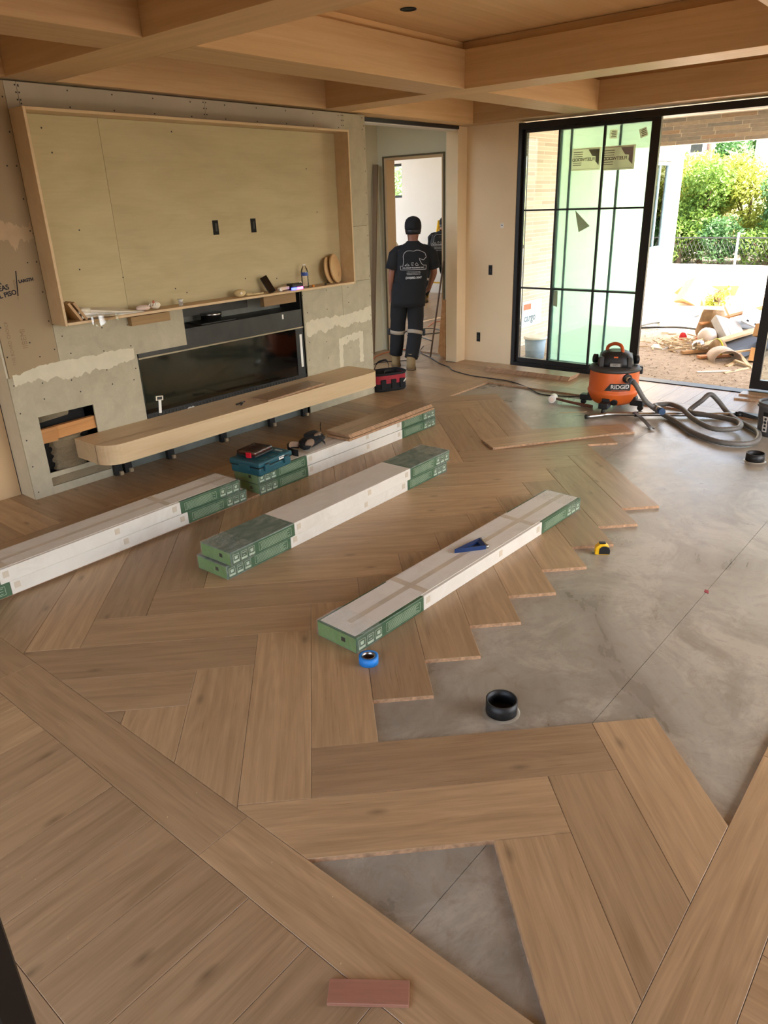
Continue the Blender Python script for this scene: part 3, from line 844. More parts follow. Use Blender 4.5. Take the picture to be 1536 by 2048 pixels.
# chain link fence on the wall
fe = empty('yard_fence', (20.3, 5.5, .18), label='low dark wire fence with posts along the white retaining wall', cat='fence')
for i in range(9):
    MB().cyl((0, -8+i*2, -.1), (0, -8+i*2, .75), .03, 8).build('fence_post', M['white' if i == 4 else 'dark_metal'], fe)
MB().cyl((0, -8, .62), (0, 8, .62), .02, 6).build('top_rail', M['dark_metal'], fe)
m = MB()
for i in range(160):
    y = -8+i*.1
    m.tube([(0, y, .0), (0, min(8, y+.3), .6)], .004, 3); m.tube([(0, y, .6), (0, min(8, y+.3), .0)], .004, 3)
tag(m.build('wire_mesh', M['dark_metal'], fe), kind='stuff')
# trees: leaf quads over a branching trunk
def leafmat(name, a, b):
    t = NT(name); v = t.coords(); n = t.noise(v, 3.0, 5, .7)
    t.col(t.ramp(n, [(.3, a), (.7, b)])); t.rough(.6)
    t.p.inputs['Subsurface Weight'].default_value = 0.0
    tl = t.n('ShaderNodeBsdfTranslucent'); mx = t.n('ShaderNodeMixShader'); mx.inputs[0].default_value = .35
    t.l(t.p.inputs['Base Color'].links[0].from_socket, tl.inputs[0])
    t.l(t.p.outputs[0], mx.inputs[1]); t.l(tl.outputs[0], mx.inputs[2]); t.l(mx.outputs[0], t.out.inputs[0])
    return t.mat
LM = [leafmat('leaf_green', rgb(82, 116, 46), rgb(132, 158, 66)), leafmat('leaf_lime', rgb(130, 142, 52), rgb(184, 186, 82)), leafmat('leaf_deep', rgb(50, 88, 46), rgb(92, 130, 72)), leafmat('leaf_straw', rgb(150, 142, 92), rgb(204, 194, 136))]
bark = plain('bark', rgb(110, 90, 72), .95, var=.3, bump=.5)
def foliage(rnd, blobs, n, size):
    vs_, fs = [], []
    for i in range(n):
        c, r = rnd.choice(blobs)
        while True:
            d = Vector((rnd.uniform(-1, 1), rnd.uniform(-1, 1), rnd.uniform(-1, 1)))
            if .35 < d.length < 1: break
        p = Vector(c)+Vector((d.x*r[0], d.y*r[1], d.z*r[2]))
        R = Euler((rnd.uniform(-1.1, 1.1), rnd.uniform(-1.1, 1.1), rnd.uniform(0, 6.28))).to_matrix()
        s = size*rnd.uniform(.6, 1.3)
        k = len(vs_)
        vs_ += [p+R @ Vector((-s, 0, 0)), p+R @ Vector((0, -s*.42, .1*s)), p+R @ Vector((s, 0, 0)), p+R @ Vector((0, s*.42, .1*s))]
        fs.append((k, k+1, k+2, k+3))
    me = bpy.data.meshes.new('leaves'); me.from_pydata([tuple(p) for p in vs_], [], fs); me.update()
    return me
def tree(name, x, y, h, w, li, label, seed, n=3500, size=.09, base=.05, trunk=True, cat='tree', group=None):
    rnd = random.Random(seed)
    tr = empty(name, (x, y, base), label=label, cat=cat, group=group)
    blobs = []
    for i in range(16):
        a = rnd.uniform(0, 6.28); rr = rnd.uniform(.1, w*.62)
        blobs.append(((rr*math.cos(a), rr*math.sin(a), rnd.uniform(h*.16, h*.86)), (w*rnd.uniform(.28, .5), w*rnd.uniform(.28, .5), h*rnd.uniform(.12, .22))))
    me = foliage(rnd, blobs, n, size); me.materials.append(LM[li])
    tag(link('leaves', me, tr), kind='stuff')
    m = MB(); m.tube(spline([(0, 0, 0), (.06, .03, h*.3), (-.05, .06, h*.62)], 5), [.08, .08, .07, .07, .06, .06, .05, .05, .04, .035, .03], 8)
    m.build('trunk', bark, tr)
    for i in range(4):
        b = blobs[i][0]
        MB().tube(spline([(0, 0, h*.25+.08*i), (b[0]*.5, b[1]*.5, b[2]*.7), b], 4), [.04, .037, .034, .03, .027, .024, .02, .016, .012], 6).build('branch', bark, tr)
    return tr
TG = 'leafy trees along the yard fence'
GT = [(21.9, 8.9, 2.7, 1.3, 0, 'bushy green tree behind the fence next to the brick wall corner'), (22.6, 7.9, 3.0, 1.3, 1, 'lime yellow leaved tree left of the utility pole'),
      (22.0, 6.9, 2.7, 1.3, 0, 'mid green tree in front of the utility pole'), (22.6, 5.9, 2.6, 1.3, 1, 'yellow green tree between the utility pole and the feathery tree'),
      (22.0, 4.9, 2.4, 1.3, 2, 'deep green feathery tree with a slanting trunk'), (22.7, 3.9, 2.7, 1.4, 0, 'green tree past the feathery one behind the fence'),
      (22.0, 2.6, 2.6, 1.4, 1, 'lime green tree beyond the closed glass panel'), (22.4, 1.0, 2.6, 1.5, 0, 'rounded green tree seen through the closed glass panel'),
      (24.6, 7.3, 3.1, 1.5, 3, 'straw coloured flowering tree rising over the others'), (24.8, 9.6, 3.5, 1.6, 2, 'tall dark green tree behind the bushy one'), (24.8, 5.0, 3.0, 1.6, 2, 'dark green tree rising behind the feathery tree')]
for i, (x, y, h, w, li, lb) in enumerate(GT): tree('garden_tree', x, y, h, w, li, lb, 31+i, 7500, .062)
for i, (x, y, li, lb) in enumerate(((21.2, 8.3, 2, 'low dark shrub at the foot of the bushy tree'), (21.2, 7.2, 0, 'low green shrub below the utility pole'), (21.2, 6.1, 2, 'low dark shrub behind the white fence post'), (21.2, 5.0, 0, 'low green shrub under the feathery tree'), (21.2, 3.9, 1, 'low lime shrub along the fence'), (21.2, 2.6, 2, 'low dark shrub beyond the closed glass panel'))):
    tree('garden_shrub', x, y, 1.35, .95, li, lb, 71+i, 3000, .055, cat='shrub')
tree('yard_weed', 14.3, 4.05, .42, .3, 1, 'small yellow green weed growing by the bleached boards', 39, 220, .05, -.12, cat='plant')
tree('garden_tree', 18.2, 14.9, 3.6, 1.5, 0, 'green tree seen through the small window of the bright room', 66, 2600, .08, -.12)
# hillside, far trees, houses
def hill():
    m = MB(); nx, ny = 14, 26; vs_, fs = [], []
    rnd = random.Random(5)
    for i in range(nx):
        for j in range(ny):
            x = 27+i*5; y = -25+j*3.6
            vs_.append((x, y, .1+(x-27)*.14+1.2*math.sin(y*.11+1)*(i/nx)+rnd.uniform(-.15, .15)))
    for i in range(nx-1):
        for j in range(ny-1):
            a = i*ny+j; fs.append((a, a+1, a+ny+1, a+ny))
    m.add(vs_, fs, 0, True)
    return m.build('hillside', leaf_ground)
leaf_ground = plain('dry_hillside', rgb(150, 156, 96), .95, var=.3, scale=.8)
tag(hill(), kind='structure')
rnd = random.Random(77)
for i, (x, y) in enumerate(((31, 9.6), (32, 6.4), (33, 12.4), (34, 3.6), (38, 7.0), (37.5, 11.2), (39, 14.2), (41, 4.4), (50, 13.2), (51, 17.5), (50, 6.0), (53, 9.8))):
    h = rnd.uniform(2.4, 3.4) if x < 45 else rnd.uniform(3.4, 4.6)
    tree('hill_tree', x, y, h, h*.42, (0, 1, 2)[i % 3], 'distant green tree on the hillside', 100+i, 2200, .13, (x-27)*.14-.3, group='distant trees on the hillside')
def house(x, y, z, w, d, h, mat, label, roofmat):
    o = empty('hill_house', (x, y, z), rz=.3, label=label, cat='house')
    MB().box(-d/2, d/2, -w/2, w/2, -2.0, h).build('walls', mat, o)
    m = MB(); m.add([(-d/2-.3, -w/2-.3, h), (d/2+.3, -w/2-.3, h), (d/2+.3, w/2+.3, h), (-d/2-.3, w/2+.3, h), (0, -w/2-.3, h+.8), (0, w/2+.3, h+.8)],
                    [(0, 3, 5, 4), (1, 4, 5, 2), (0, 4, 1), (3, 2, 5), (0, 1, 2, 3)])
    m.build('roof', roofmat, o)
    for yy in (-w*.28, w*.05, w*.3):
        f = MB().box(-d/2-.05, -d/2, yy-.35, yy+.35, h*.35, h*.75).build('window', M['white'], o)
        MB().box(-d/2-.07, -d/2-.05, yy-.28, yy+.28, h*.40, h*.70).build('pane', M['dark_metal'], f)
house(46, 9.5, 3.2, 5.2, 4, 2.1, plain('white_house', rgb(232, 232, 230), .8), 'white house with a pale roof high on the hillside', plain('pale_roof', rgb(214, 216, 220), .8))
house(44, 15.6, 3.0, 3.2, 3, 2.0, plain('grey_house', rgb(168, 162, 160), .8), 'small grey house with a brown roof on the hillside', plain('brown_roof', rgb(140, 120, 96), .8))
# utility pole
up_ = empty('utility_pole', (27.5, 8.72, .1), label='brown wooden utility pole with slack wires rising behind the trees', cat='pole')
MB().cyl((0, 0, 0), (0, 0, 4.6), .15, 12, r2=.12).build('pole', plain('pole_wood', rgb(116, 88, 72), .9, var=.25, scale=20), up_)
for z in (2.55, 1.95):
    MB().tube(spline([(2, 7, z+.2), (0, 0, z), (-1, -6, z-.35), (-2, -14, z+.1)], 6), .012, 4).build('wire', M['black'], up_)
# ================================================================== CARTONS OF FLOORING
def dusty(name, a, b, amt=.5, scale=6.0, rough=.45):
    t = NT(name); v = t.coords((1, 2.2, 1), True); n = t.noise(v, scale, 8, .72, 1.2); n2 = t.noise(v, scale*.35, 4, .6)
    f = t.math('MULTIPLY', t.ramp(n, [(.42, (0, 0, 0, 1)), (.66, (1, 1, 1, 1))]), t.ramp(n2, [(.3, (.15,)*3+(1,)), (.7, (1, 1, 1, 1))]))
    t.col(t.mix(t.math('MULTIPLY', f, amt), a, b)); t.rough(rough)
    return t.mat
M['carton_white'] = dusty('white_cardboard', rgb(210, 205, 194), rgb(182, 171, 154), .5, 5, .6)
M['carton_green'] = dusty('green_cardboard', rgb(54, 84, 58), rgb(110, 132, 104), .5, 7, .4)
M['carton_green_top'] = dusty('dusty_green_cardboard', rgb(82, 104, 94), rgb(178, 180, 168), .75, 5, .4)
M['carton_lime'] = dusty('light_green_cardboard', rgb(104, 142, 82), rgb(150, 176, 128), .5, 7, .4)
M['print_pale'] = plain('pale_print', rgb(178, 194, 168), .6)
M['tape_beige'] = plain('packing_tape', rgb(186, 174, 154), .35)
t = NT('shrink_wrap'); v = t.coords(); n = t.noise(v, 28, 5, .7, 3.0)
tr = t.n('ShaderNodeBsdfTransparent'); mx = t.n('ShaderNodeMixShader'); gl = t.n('ShaderNodeBsdfGlossy'); gl.inputs['Roughness'].default_value = .12
bp = t.n('ShaderNodeBump'); bp.inputs['Strength'].default_value = .9; bp.inputs['Distance'].default_value = .02; t.l(n, bp.inputs['Height']); t.l(bp.outputs[0], gl.inputs['Normal'])
t.l(t.ramp(n, [(.42, (.05,)*3+(1,)), (.72, (.42,)*3+(1,))]), mx.inputs[0]); t.l(tr.outputs[0], mx.inputs[1]); t.l(gl.outputs[0], mx.inputs[2]); t.l(mx.outputs[0], t.out.inputs[0])
M['wrap'] = t.mat
CL, CW, CH, CG = 1.045, .125, .08, .48
def rect_line(m, x0, x1, z0, z1, w, y):
    for b in ((x0, x1, z0, z0+w), (x0, x1, z1-w, z1), (x0, x0+w, z0, z1), (x1-w, x1, z0, z1)): m.box(b[0], b[1], y, y+.0006, b[2], b[3])
def carton(loc, rz, label, top='white'):
    c = empty('flooring_carton', loc, rz, label, 'carton', 'flooring cartons on the boards')
    mod_bevel(MB().box(-CL+CG, CL-CG, -CW, CW, 0, CH).build('sleeve', M['carton_white'], c), .003, 2)
    for s in (-1, 1):
        a, b = sorted((s*(CL-CG), s*CL))
        e = mod_bevel(MB().box(a, b, -CW-.0006, CW+.0006, 0, CH+.0006).build('green_end', M['carton_green_top' if top == 'green' else 'carton_green'], c), .004, 2)
        MB().box(min(s*CL, s*CL+s*.0008), max(s*CL, s*CL+s*.0008), -CW+.004, CW-.004, .004, CH-.004).build('end_panel', M['carton_lime'], e)
        for y in (-CW-.0014, CW+.0006):
            MB().box(a+.004, b-.004, y, y+.0008, .004, CH-.004).build('side_panel', M['carton_green'], e)
            yp = y-.0007 if y < 0 else y+.0008
            m = MB(); x0 = s*(CL-CG+.03); x1 = s*(CL-.20); rect_line(m, min(x0, x1), max(x0, x1), .016, .064, .0014, yp)
            for i in range(5):
                m.box(min(x0, x1)+.012, max(x0, x1)-.012-.02*(i % 2), yp, yp+.0006, .024+i*.0075, .0256+i*.0075)
            for i in range(3):
                xc = s*(CL-.035-i*.056)
                rect_line(m, xc-.021, xc+.021, .014, .062, .0014, yp)
                m.box(xc-.021, xc+.021, yp, yp+.0006, .014, .026)
                m.box(xc-.010, xc+.010, yp, yp+.0006, .034, .036+.012*((i+1) % 2)); m.box(xc-.012, xc+.012, yp, yp+.0006, .049, .052)
            m.build('printed_panel', M['print_pale'], e)
        ml = MB(); ml.box(s*CL+s*.0008, s*CL+s*.0014, -.055, -.03, .034, .056) if s > 0 else ml.box(s*CL-.0014, s*CL-.0008, -.055, -.03, .034, .056)
        ml.build('printed_mark', M['black'], e)
        w = .0022
        m = MB(); m.box(min(s*(CL-.16), s*(CL+w)), max(s*(CL-.16), s*(CL+w)), -CW-w-.002, CW+w+.002, -.0, CH+.003)
        m.build('shrink_wrap', M['wrap'], e)
    if top == 'white':
        MB().box(-CL+.01, CL-.008, -CW+.018, CW-.012, CH, CH+.0016).build('top_flap', M['carton_white'], c)
        MB().box(-CL+.08, CL-.02, -.02, .012, CH+.0016, CH+.002).build('tape_strip', M['tape_beige'], c)
        for x in (-.52, .50): MB().box(x-.02, x+.02, -CW+.018, CW-.012, CH+.0018, CH+.0022).build('tape_strip', M['tape_beige'], c)
    for x in (-.53, .12, .52):
        MB().box(x-.016, x+.016, -CW-.0008, -CW, .03, .065).build('tape_tab', M['tape_beige'], c)
    return c
carton((3.05, 1.982, 0), math.radians(-1.75), 'single flooring carton lying by itself with a blue clamp on its taped top')
carton((3.150, 3.055, 0), math.radians(.7), 'lower flooring carton of the dusty green topped stack', 'green')
carton((3.165, 3.035, .0835), math.radians(1.15), 'upper flooring carton of the stack, dusty green printed top', 'green')
carton((1.865, 3.815, .018), math.radians(.3), 'lower carton of the stack on the bare board beside the bench')
carton((1.815, 3.805, .1015), math.radians(.8), 'upper carton of the stack on the bare board, long brown tape down its white top')
carton((4.09, 3.848, 0), math.radians(.1), 'lower carton of the stack carrying the teal tool case')
carton((4.085, 3.848, .0835), math.radians(.2), 'upper carton of the stack, under the teal tool case and loose planks')

# ================================================================== LOOSE PLANKS
def loose(x, y, z, rz, ln, wd, label, th=.016, group=None, rot=None, mats=None):
    m = MB(); a, b = ln/2, wd/2
    m.box(-a, a, -b, b, .0, th-.002, 1); m.box(-a, a, -b, b, th-.002, th, 0)
    m.box(-a, a, -b-.006, -b, th*.35, th*.6, 1); m.box(a, a+.006, -b, b, th*.35, th*.6, 1)
    o = m.build('floor_plank', mats or [M['plank'], M['ply_edge']], None, (x, y, z), rot or (0, 0, rz))
    return tag(o, label, 'plank', group)
loose(1.95, 3.845, 0.0005, 0, 2.18, .25, 'bare oak plank lying under the two white cartons beside the bench')
loose(5.33, 2.72, 0.0005, math.radians(-35), 1.07, .235, 'loose oak plank resting crosswise on the laid herringbone boards')
for i, (dx, dy, r, l, lb) in enumerate(((0, .0, 0, 1.12, 'lowest loose plank stacked on the cartons behind the tool pouch'), (.015, .02, .4, 1.1, 'middle loose plank stacked on the cartons behind the tool pouch'), (.0, .018, .2, 1.1, 'top loose plank stacked on the cartons behind the tool pouch'))):
    loose(4.50+dx, 3.80+dy, .1685+i*.0165, math.radians(r+.6), l, .235, lb, group='loose planks stacked on the cartons')
for i, lb in enumerate(('bottom plank of the small stack in front of the sliding door', 'middle plank of the small stack in front of the sliding door', 'top plank of the small stack in front of the sliding door')):
    loose(7.42+.006*i, 4.05-.01*i, .0005+i*.0165, math.radians(91.5-i*.6), 1.06, .235, lb, group='planks stacked by the sliding door')
loose(7.58, 1.40, .0005, math.radians(97), .9, .16, 'lower plank offcut lying by the sill of the closed glass panel')
loose(7.64, 1.38, .0170, math.radians(90), .9, .14, 'upper plank offcut lying by the sill of the closed glass panel')
loose(4.285, 4.69, .3595, math.radians(3.5), .72, .20, 'short oak plank offcut left on the floating bench', th=.014)
so = MB().box(-.103, .103, -.032, .032, 0, .012).build('wood_offcut', wood('red_wood', rgb(140, 95, 76), rgb(170, 120, 98), axis=0, knots=False, rnd=False), None, (.881, .855, .0005), (0, 0, math.radians(-53)))
tag(mod_bevel(so, .001, 1), 'small reddish wood offcut lying on the bordering boards', 'offcut')

# ================================================================== SMALL THINGS ON THE FLOOR
ro = empty('tape_roll', (1.985, 1.805, 0.0005), label='roll of blue masking tape standing flat on the herringbone boards', cat='tape')
MB().lathe([(.029, 0), (.043, 0), (.043, .036), (.029, .036), (.029, 0)], 36, caps=False).build('tape', plain('blue_tape', rgb(36, 128, 214), .5), ro)
MB().lathe([(.0275, 0), (.0289, 0), (.0289, .037), (.0275, .037), (.0275, 0)], 36, caps=False).build('core', M['steel'], ro)
def stub(x, y, r, h, label):
    o = empty('pipe_stub', (x, y, -.0178), label=label, cat='pipe')
    MB().lathe([(r-.006, 0), (r, 0), (r, h), (r-.006, h), (r-.006, 0)], 40, caps=False).build('pipe', M['black'], o)
    MB().lathe([(r+.012, .0), (r+.006, .004), (r, .0045)], 40, caps=False).build('grout_ring', M['concrete'], o)
    MB().lathe([(0.0001, .004), (r-.006, .004)], 40, caps=False).build('pipe_floor', M['void'], o)
stub(2.065, 1.182, .062, .062, 'black plastic pipe stub rising from the slab near the laid boards')
stub(5.74, 1.205, .066, .062, 'black plastic pipe stub rising from the slab near the bucket')
tm = empty('tape_measure', (3.61, 1.46, -.0178), math.radians(-58), 'yellow and black tape measure on the slab against the board ends', 'tape measure')
pts = [(-.04, 0), (.04, 0), (.042, .03), (.034, .055), (.01, .066), (-.018, .064), (-.038, .045)]
def xzprism(pts, y0, y1):
    m = MB(); n = len(pts)
    m.add([(p[0], y0, p[1]) for p in pts]+[(p[0], y1, p[1]) for p in pts], [tuple(range(n)), tuple(range(n, 2*n))]+[(i, (i+1) % n, n+(i+1) % n, n+i) for i in range(n)])
    return m
yel = plain('yellow_plastic', rgb(236, 186, 26), .4)
mod_bevel(xzprism(pts, -.02, .02).build('case', yel, tm), .006, 3)
mod_bevel(xzprism([(p[0]*.75+.012, p[1]*.75+.006) for p in pts], -.024, .024).build('grip', M['black'], tm), .004, 2)
MB().box(-.052, -.04, -.009, .009, .004, .012).build('hook', M['steel'], tm)
mod_bevel(MB().box(-.018, .018, -.012, .012, .064, .072).build('lock', M['black'], tm), .003, 2)

# angle clamp on the carton
ac = empty('angle_clamp', (3.05, 1.985, .0826), math.radians(-38), 'dark blue triangular angle clamp with chrome screw lying on the single carton', 'clamp')
blue = plain('navy_enamel', rgb(28, 52, 96), .35)
m = MB(); tri = [(-.095, -.03), (.085, -.03), (.085, .075)]; inn = [(-.03, -.012), (.062, -.012), (.062, .042)]
for a, b in ((0, 1), (1, 2), (2, 0)):
    m.add([(tri[a][0], tri[a][1], 0), (tri[b][0], tri[b][1], 0), (inn[b][0], inn[b][1], 0), (inn[a][0], inn[a][1], 0),
           (tri[a][0], tri[a][1], .024), (tri[b][0], tri[b][1], .024), (inn[b][0], inn[b][1], .018), (inn[a][0], inn[a][1], .018)],
          [(0, 3, 2, 1), (4, 5, 6, 7), (0, 1, 5, 4), (2, 3, 7, 6)])
m.build('frame', blue, ac)
MB().prism([(p[0], p[1]) for p in inn], 0, .006).build('web', plain('navy_dark', rgb(30, 40, 66), .4), ac)
MB().cyl((.094, -.025, .014), (.094, .07, .014), .006, 10).build('screw', M['steel'], ac)
MB().lathe([(.012, 0), (.012, .016)], 6).build('nut', M['steel'], ac, (.094, -.018, .004))
MB().cyl((.082, .06, .026), (.112, .072, .026), .004, 8).build('lever', M['steel'], ac)

# teal tool case with a clear organiser on it
teal = plain('teal_plastic', rgb(24, 76, 88), .45)
tc = empty('tool_case', (3.155, 3.80, .1658), math.radians(6), 'teal hard plastic tool case lying flat on the carton stack', 'tool case')
mod_bevel(MB().box(-.165, .165, -.135, .135, 0, .058).build('case_base', teal, tc), .012, 3)
mod_bevel(MB().box(-.172, .172, -.142, .142, .061, .098).build('case_lid', teal, tc), .012, 3)
MB().box(-.168, .168, -.138, .138, .057, .062).build('seal', M['black'], tc)
for x in (-.10, .10):
    l = mod_bevel(MB().box(x-.022, x+.022, -.152, -.136, .03, .082).build('latch', teal, tc), .004, 2)
    MB().cyl((x-.02, -.15, .08), (x+.02, -.15, .08), .004, 8).build('latch_pin', M['black'], l)
for x in (-.168, .168):
    mod_bevel(MB().box(x-.008, x+.008, -.05, .05, .035, .075).build('hinge', teal, tc), .004, 2)
for x in (-.08, 0, .08): mod_bevel(MB().box(x-.02, x+.02, -.12, .12, .098, .1035).build('lid_rib', teal, tc), .002, 1)
MB().box(.03, .085, -.1435, -.142, .068, .088).build('case_label', M['white'], tc)
MB().box(.034, .08, -.1442, -.1435, .079, .084).build('label_print', M['black'], tc)
MB().box(.09, .13, -.09, -.03, .0985, .0995).build('brand_mark', plain('pale_teal', rgb(150, 176, 180), .5), tc)
og = empty('parts_organizer', (3.135, 3.835, .2697), math.radians(10), 'small clear lidded parts organiser with a red latch on the teal case', 'organizer')
mod_bevel(MB().box(-.10, .10, -.085, .085, 0, .016).build('tray', M['black'], og), .006, 2)
mod_bevel(MB().box(-.098, .098, -.083, .083, .0165, .04).build('clear_lid', glass('clear_plastic', (.88, .84, .80, 1), 2.0, .12), og), .008, 2)
for i in range(4):
    for j in range(3): MB().box(-.088+i*.045, -.05+i*.045, -.075+j*.052, -.03+j*.052, .017, .026).build('bit_holder', plain('copper_red', rgb(120, 66, 54), .5), og)
MB().box(-.112, -.098, -.05, -.012, .002, .036).build('latch', plain('red_plastic', rgb(206, 22, 44), .4), og)
# tool pouch
pc = empty('tool_pouch', (3.70, 3.86, .1645), math.radians(12), 'black and tan nylon tool pouch with belt straps slumped on the cartons', 'tool pouch')
random.seed(3)
tanc = plain('tan_suede', rgb(126, 104, 86), .9, bump=.3)
mod_sub(MB().sphere((.02, 0, .04), .05, 16, 9, sx=2.9, sy=1.6, sz=.8, jit=.16).build('pouch_body', M['black_cloth'], pc), 1)
mod_sub(MB().sphere((.05, .02, .075), .035, 12, 8, sx=2.4, sy=1.5, sz=.8, jit=.2).build('pouch_pocket', M['black_cloth'], pc), 1)
mod_sub(MB().sphere((-.075, -.045, .05), .03, 12, 8, sx=1.9, sy=.9, sz=1.1, jit=.2).build('pouch_pocket', tanc, pc), 1)
mod_sub(MB().sphere((-.10, -.02, .035), .036, 12, 8, sx=1.4, sy=1.3, sz=.9, jit=.18).build('pouch_pocket', M['black_cloth'], pc), 1)
mod_sub(MB().sphere((.03, -.05, .092), .022, 12, 8, sx=2.2, sy=.8, sz=.5, jit=.2).build('pouch_flap', tanc, pc), 1)
def ribbon(path, w, t_=.003, dirv=(0, 0, 1)):
    m = MB(); path = [Vector(p) for p in path]; d = Vector(dirv)
    L_, R_ = [], []
    for i, p in enumerate(path):
        tg = (path[min(i+1, len(path)-1)]-path[max(0, i-1)]).normalized()
        nn = tg.cross(d).normalized() if tg.cross(d).length > 1e-4 else Vector((1, 0, 0))
        bd = d
        L_.append((p-bd*w/2, p+bd*w/2, p+bd*w/2+nn*t_, p-bd*w/2+nn*t_))
    m.rings(L_, 0, False)
    return m
ribbon(spline([(-.11, .03, .035), (-.18, .06, .05), (-.24, .04, .045), (-.262, -.02, .034), (-.252, -.06, .028)], 6), .05).build('strap', M['black_cloth'], pc)
ribbon(spline([(-.12, .025, .045), (-.18, .05, .06), (-.235, .03, .058)], 6), .04).build('strap_lining', tanc, pc)
ribbon(spline([(.12, .0, .05), (.2, .03, .05), (.27, .08, .07), (.31, .10, .085)], 6), .022).build('strap', M['black_cloth'], pc)
ribbon(spline([(.02, -.07, .07), (.05, -.09, .03), (.06, -.095, .012)], 6), .02).build('buckle_strap', M['black_cloth'], pc)
MB().lathe([(.008, 0), (.012, .002), (.008, .004)], 12).build('buckle', M['steel'], pc, (.02, -.075, .09))
# pliers on the bench
pk = empty('pliers', (3.77, 4.71, .3595), .4, 'small dark pliers lying on the floating bench', 'pliers')
for s in (-1, 1):
    MB().tube([(-.06, s*.022, .008), (0, s*.004, .009), (.045, -s*.004, .009)], [.007, .006, .004], 8).build('handle', M['dark_metal'], pk)
MB().lathe([(.01, .0), (.01, .018)], 10).build('pivot', M['steel'], pk)
# ================================================================== NICHE SHELF
ZN = 1.1835
bk = wood('scrap_board', rgb(168, 130, 86), rgb(196, 158, 108), axis=2, knots=False)
for i, (x, lb) in enumerate(((2.512, 'wood scrap board leaning in the corner against the niche side'), (2.550, 'wood scrap board leaning on another board in the niche corner'))):
    o = MB().box(-.009, .009, -.06, .06, 0, .142).build('scrap_board', bk, None, (x+.062, 4.88, ZN), (0, -.55, 0)); tag(o, lb, 'board', 'scrap boards in the niche corner')
fp_ = empty('folded_paper', (2.80, 4.875, ZN), label='bundle of folded brown and white paper lying along the niche shelf', cat='paper')
for i, (z, c, tl) in enumerate(((.012, 'paper', .16), (.03, 'white', .2), (.05, 'paper', .22))):
    m = MB(); m.rings([[(-.22, -.05, z), (-.22, .05, z+.01), (-.22, .05, z+.028), (-.22, -.05, z+.022)], [(.05, -.055, z-.012*(1+i)), (.05, .055, z*.6), (.05, .055, z*.6+.02), (.05, -.055, z-.012*(1+i)+.016)], [(.26, -.06, 0), (.26, .06, 0), (.26, .06, .004), (.26, -.06, .004)]], 0, False)
    m.build('sheet', M[c], fp_)
MB().tube([(-.235, -.03, .06), (-.15, -.035, .055)], .02, 12).build('rolled_edge', M['paper'], fp_)
pw_ = empty('plastic_wrap', (2.71, 4.815, ZN), label='crumpled clear plastic wrap hanging over the niche shelf edge', cat='plastic wrap')
random.seed(9)
mod_sub(MB().sphere((0, .01, .022), .03, 16, 8, sx=3.8, sy=1.0, sz=.7, jit=.2).build('wrap_roll', M['wrap'], pw_), 1)
M['wrap_milky'] = glass('milky_plastic', (.80, .77, .70, 1), 2.5, .15)
m = MB(); g = [[(-.09+.2*i/8, -.03-.006*math.sin(i*2.1)-.003*j, .02-.016*j-.012*math.sin(i*.8)*j*.6) for i in range(9)] for j in range(4)]
m.add([p for r in g for p in r], [(j*9+i, j*9+i+1, (j+1)*9+i+1, (j+1)*9+i) for j in range(3) for i in range(8)], 0, True)
m.build('wrap_flap', M['wrap_milky'], pw_)
sh = empty('work_glove', (3.13, 4.86, ZN), label='white and pink crumpled work glove with lace on the niche shelf', cat='glove')
pinkw = plain('pinkish_white', rgb(222, 200, 188), .7, bump=.3)
mod_sub(MB().sphere((-.05, 0, .022), .026, 14, 8, sx=2.4, sy=1.1, sz=.85, jit=.08).build('glove_palm', pinkw, sh), 1)
mod_sub(MB().sphere((.055, .0, .03), .028, 14, 8, sx=1.5, sy=1.1, sz=1.05, jit=.16).build('glove_cuff', M['paper'], sh), 1)
for i in range(4): MB().cyl((-.02+.02*i, -.028, .03), (-.01+.02*i, -.03, .05), .004, 6).build('lace', M['white'], sh)
MB().cyl((.03, -.02, .05), (.05, .01, .056), .009, 8).build('glove_patch', plain('coral', rgb(200, 120, 90), .7), sh)
cu = empty('paper_cup', (3.415, 4.87, ZN), label='tiny white cup with a wider rim standing on the niche shelf', cat='cup')
MB().lathe([(.014, 0), (.015, .03), (.019, .036), (.022, .038), (.022, .046), (.018, .046), (.013, .004)], 16).build('cup', M['white'], cu)
MB().box(-.010, .010, -.0165, -.015, .006, .026).build('cup_label', plain('label_grey', rgb(150, 140, 130), .7), cu)
mk = empty('dust_mask', (4.02, 4.86, ZN), label='crumpled tan respirator mask with trailing strap on the niche shelf', cat='mask')
maskm = plain('mask_tan', rgb(200, 178, 132), .8, bump=.4)
random.seed(14)
mod_sub(MB().sphere((-.03, 0, .03), .034, 14, 8, sx=1.7, sy=1.1, sz=.98, jit=.1).build('mask_shell', maskm, mk), 1)
mod_sub(MB().sphere((.055, -.01, .014), .016, 12, 7, sx=2.2, sy=1, sz=.8, jit=.1).build('mask_fold', maskm, mk), 1)
ribbon(spline([(.07, 0, .01), (.13, .01, .006), (.22, -.005, .008)], 6), .012).build('strap', maskm, mk)
MB().lathe([(.010, 0), (.010, .004)], 12).build('valve', M['paper'], mk, (-.045, -.036, .034), (PI/2, 0, 0))
ph = empty('phone', (4.335, 4.845, ZN), label='black smartphone leaning on end against the niche back', cat='phone', rot=(-.42, -.30, 0))
mod_bevel(MB().box(-.038, .038, -.004, .004, 0, .15).build('phone_body', M['black'], ph), .003, 2)
MB().box(-.035, .035, -.0046, -.004, .004, .146).build('phone_screen', plain('screen_black', rgb(10, 10, 12), .12), ph)
sp_ = empty('bluetooth_speaker', (4.60, 4.85, ZN), label='small black speaker with a glowing blue and pink light strip on the shelf', cat='speaker')
mod_bevel(MB().box(-.065, .065, -.04, .04, .016, .052).build('speaker_body', M['black'], sp_), .012, 3)
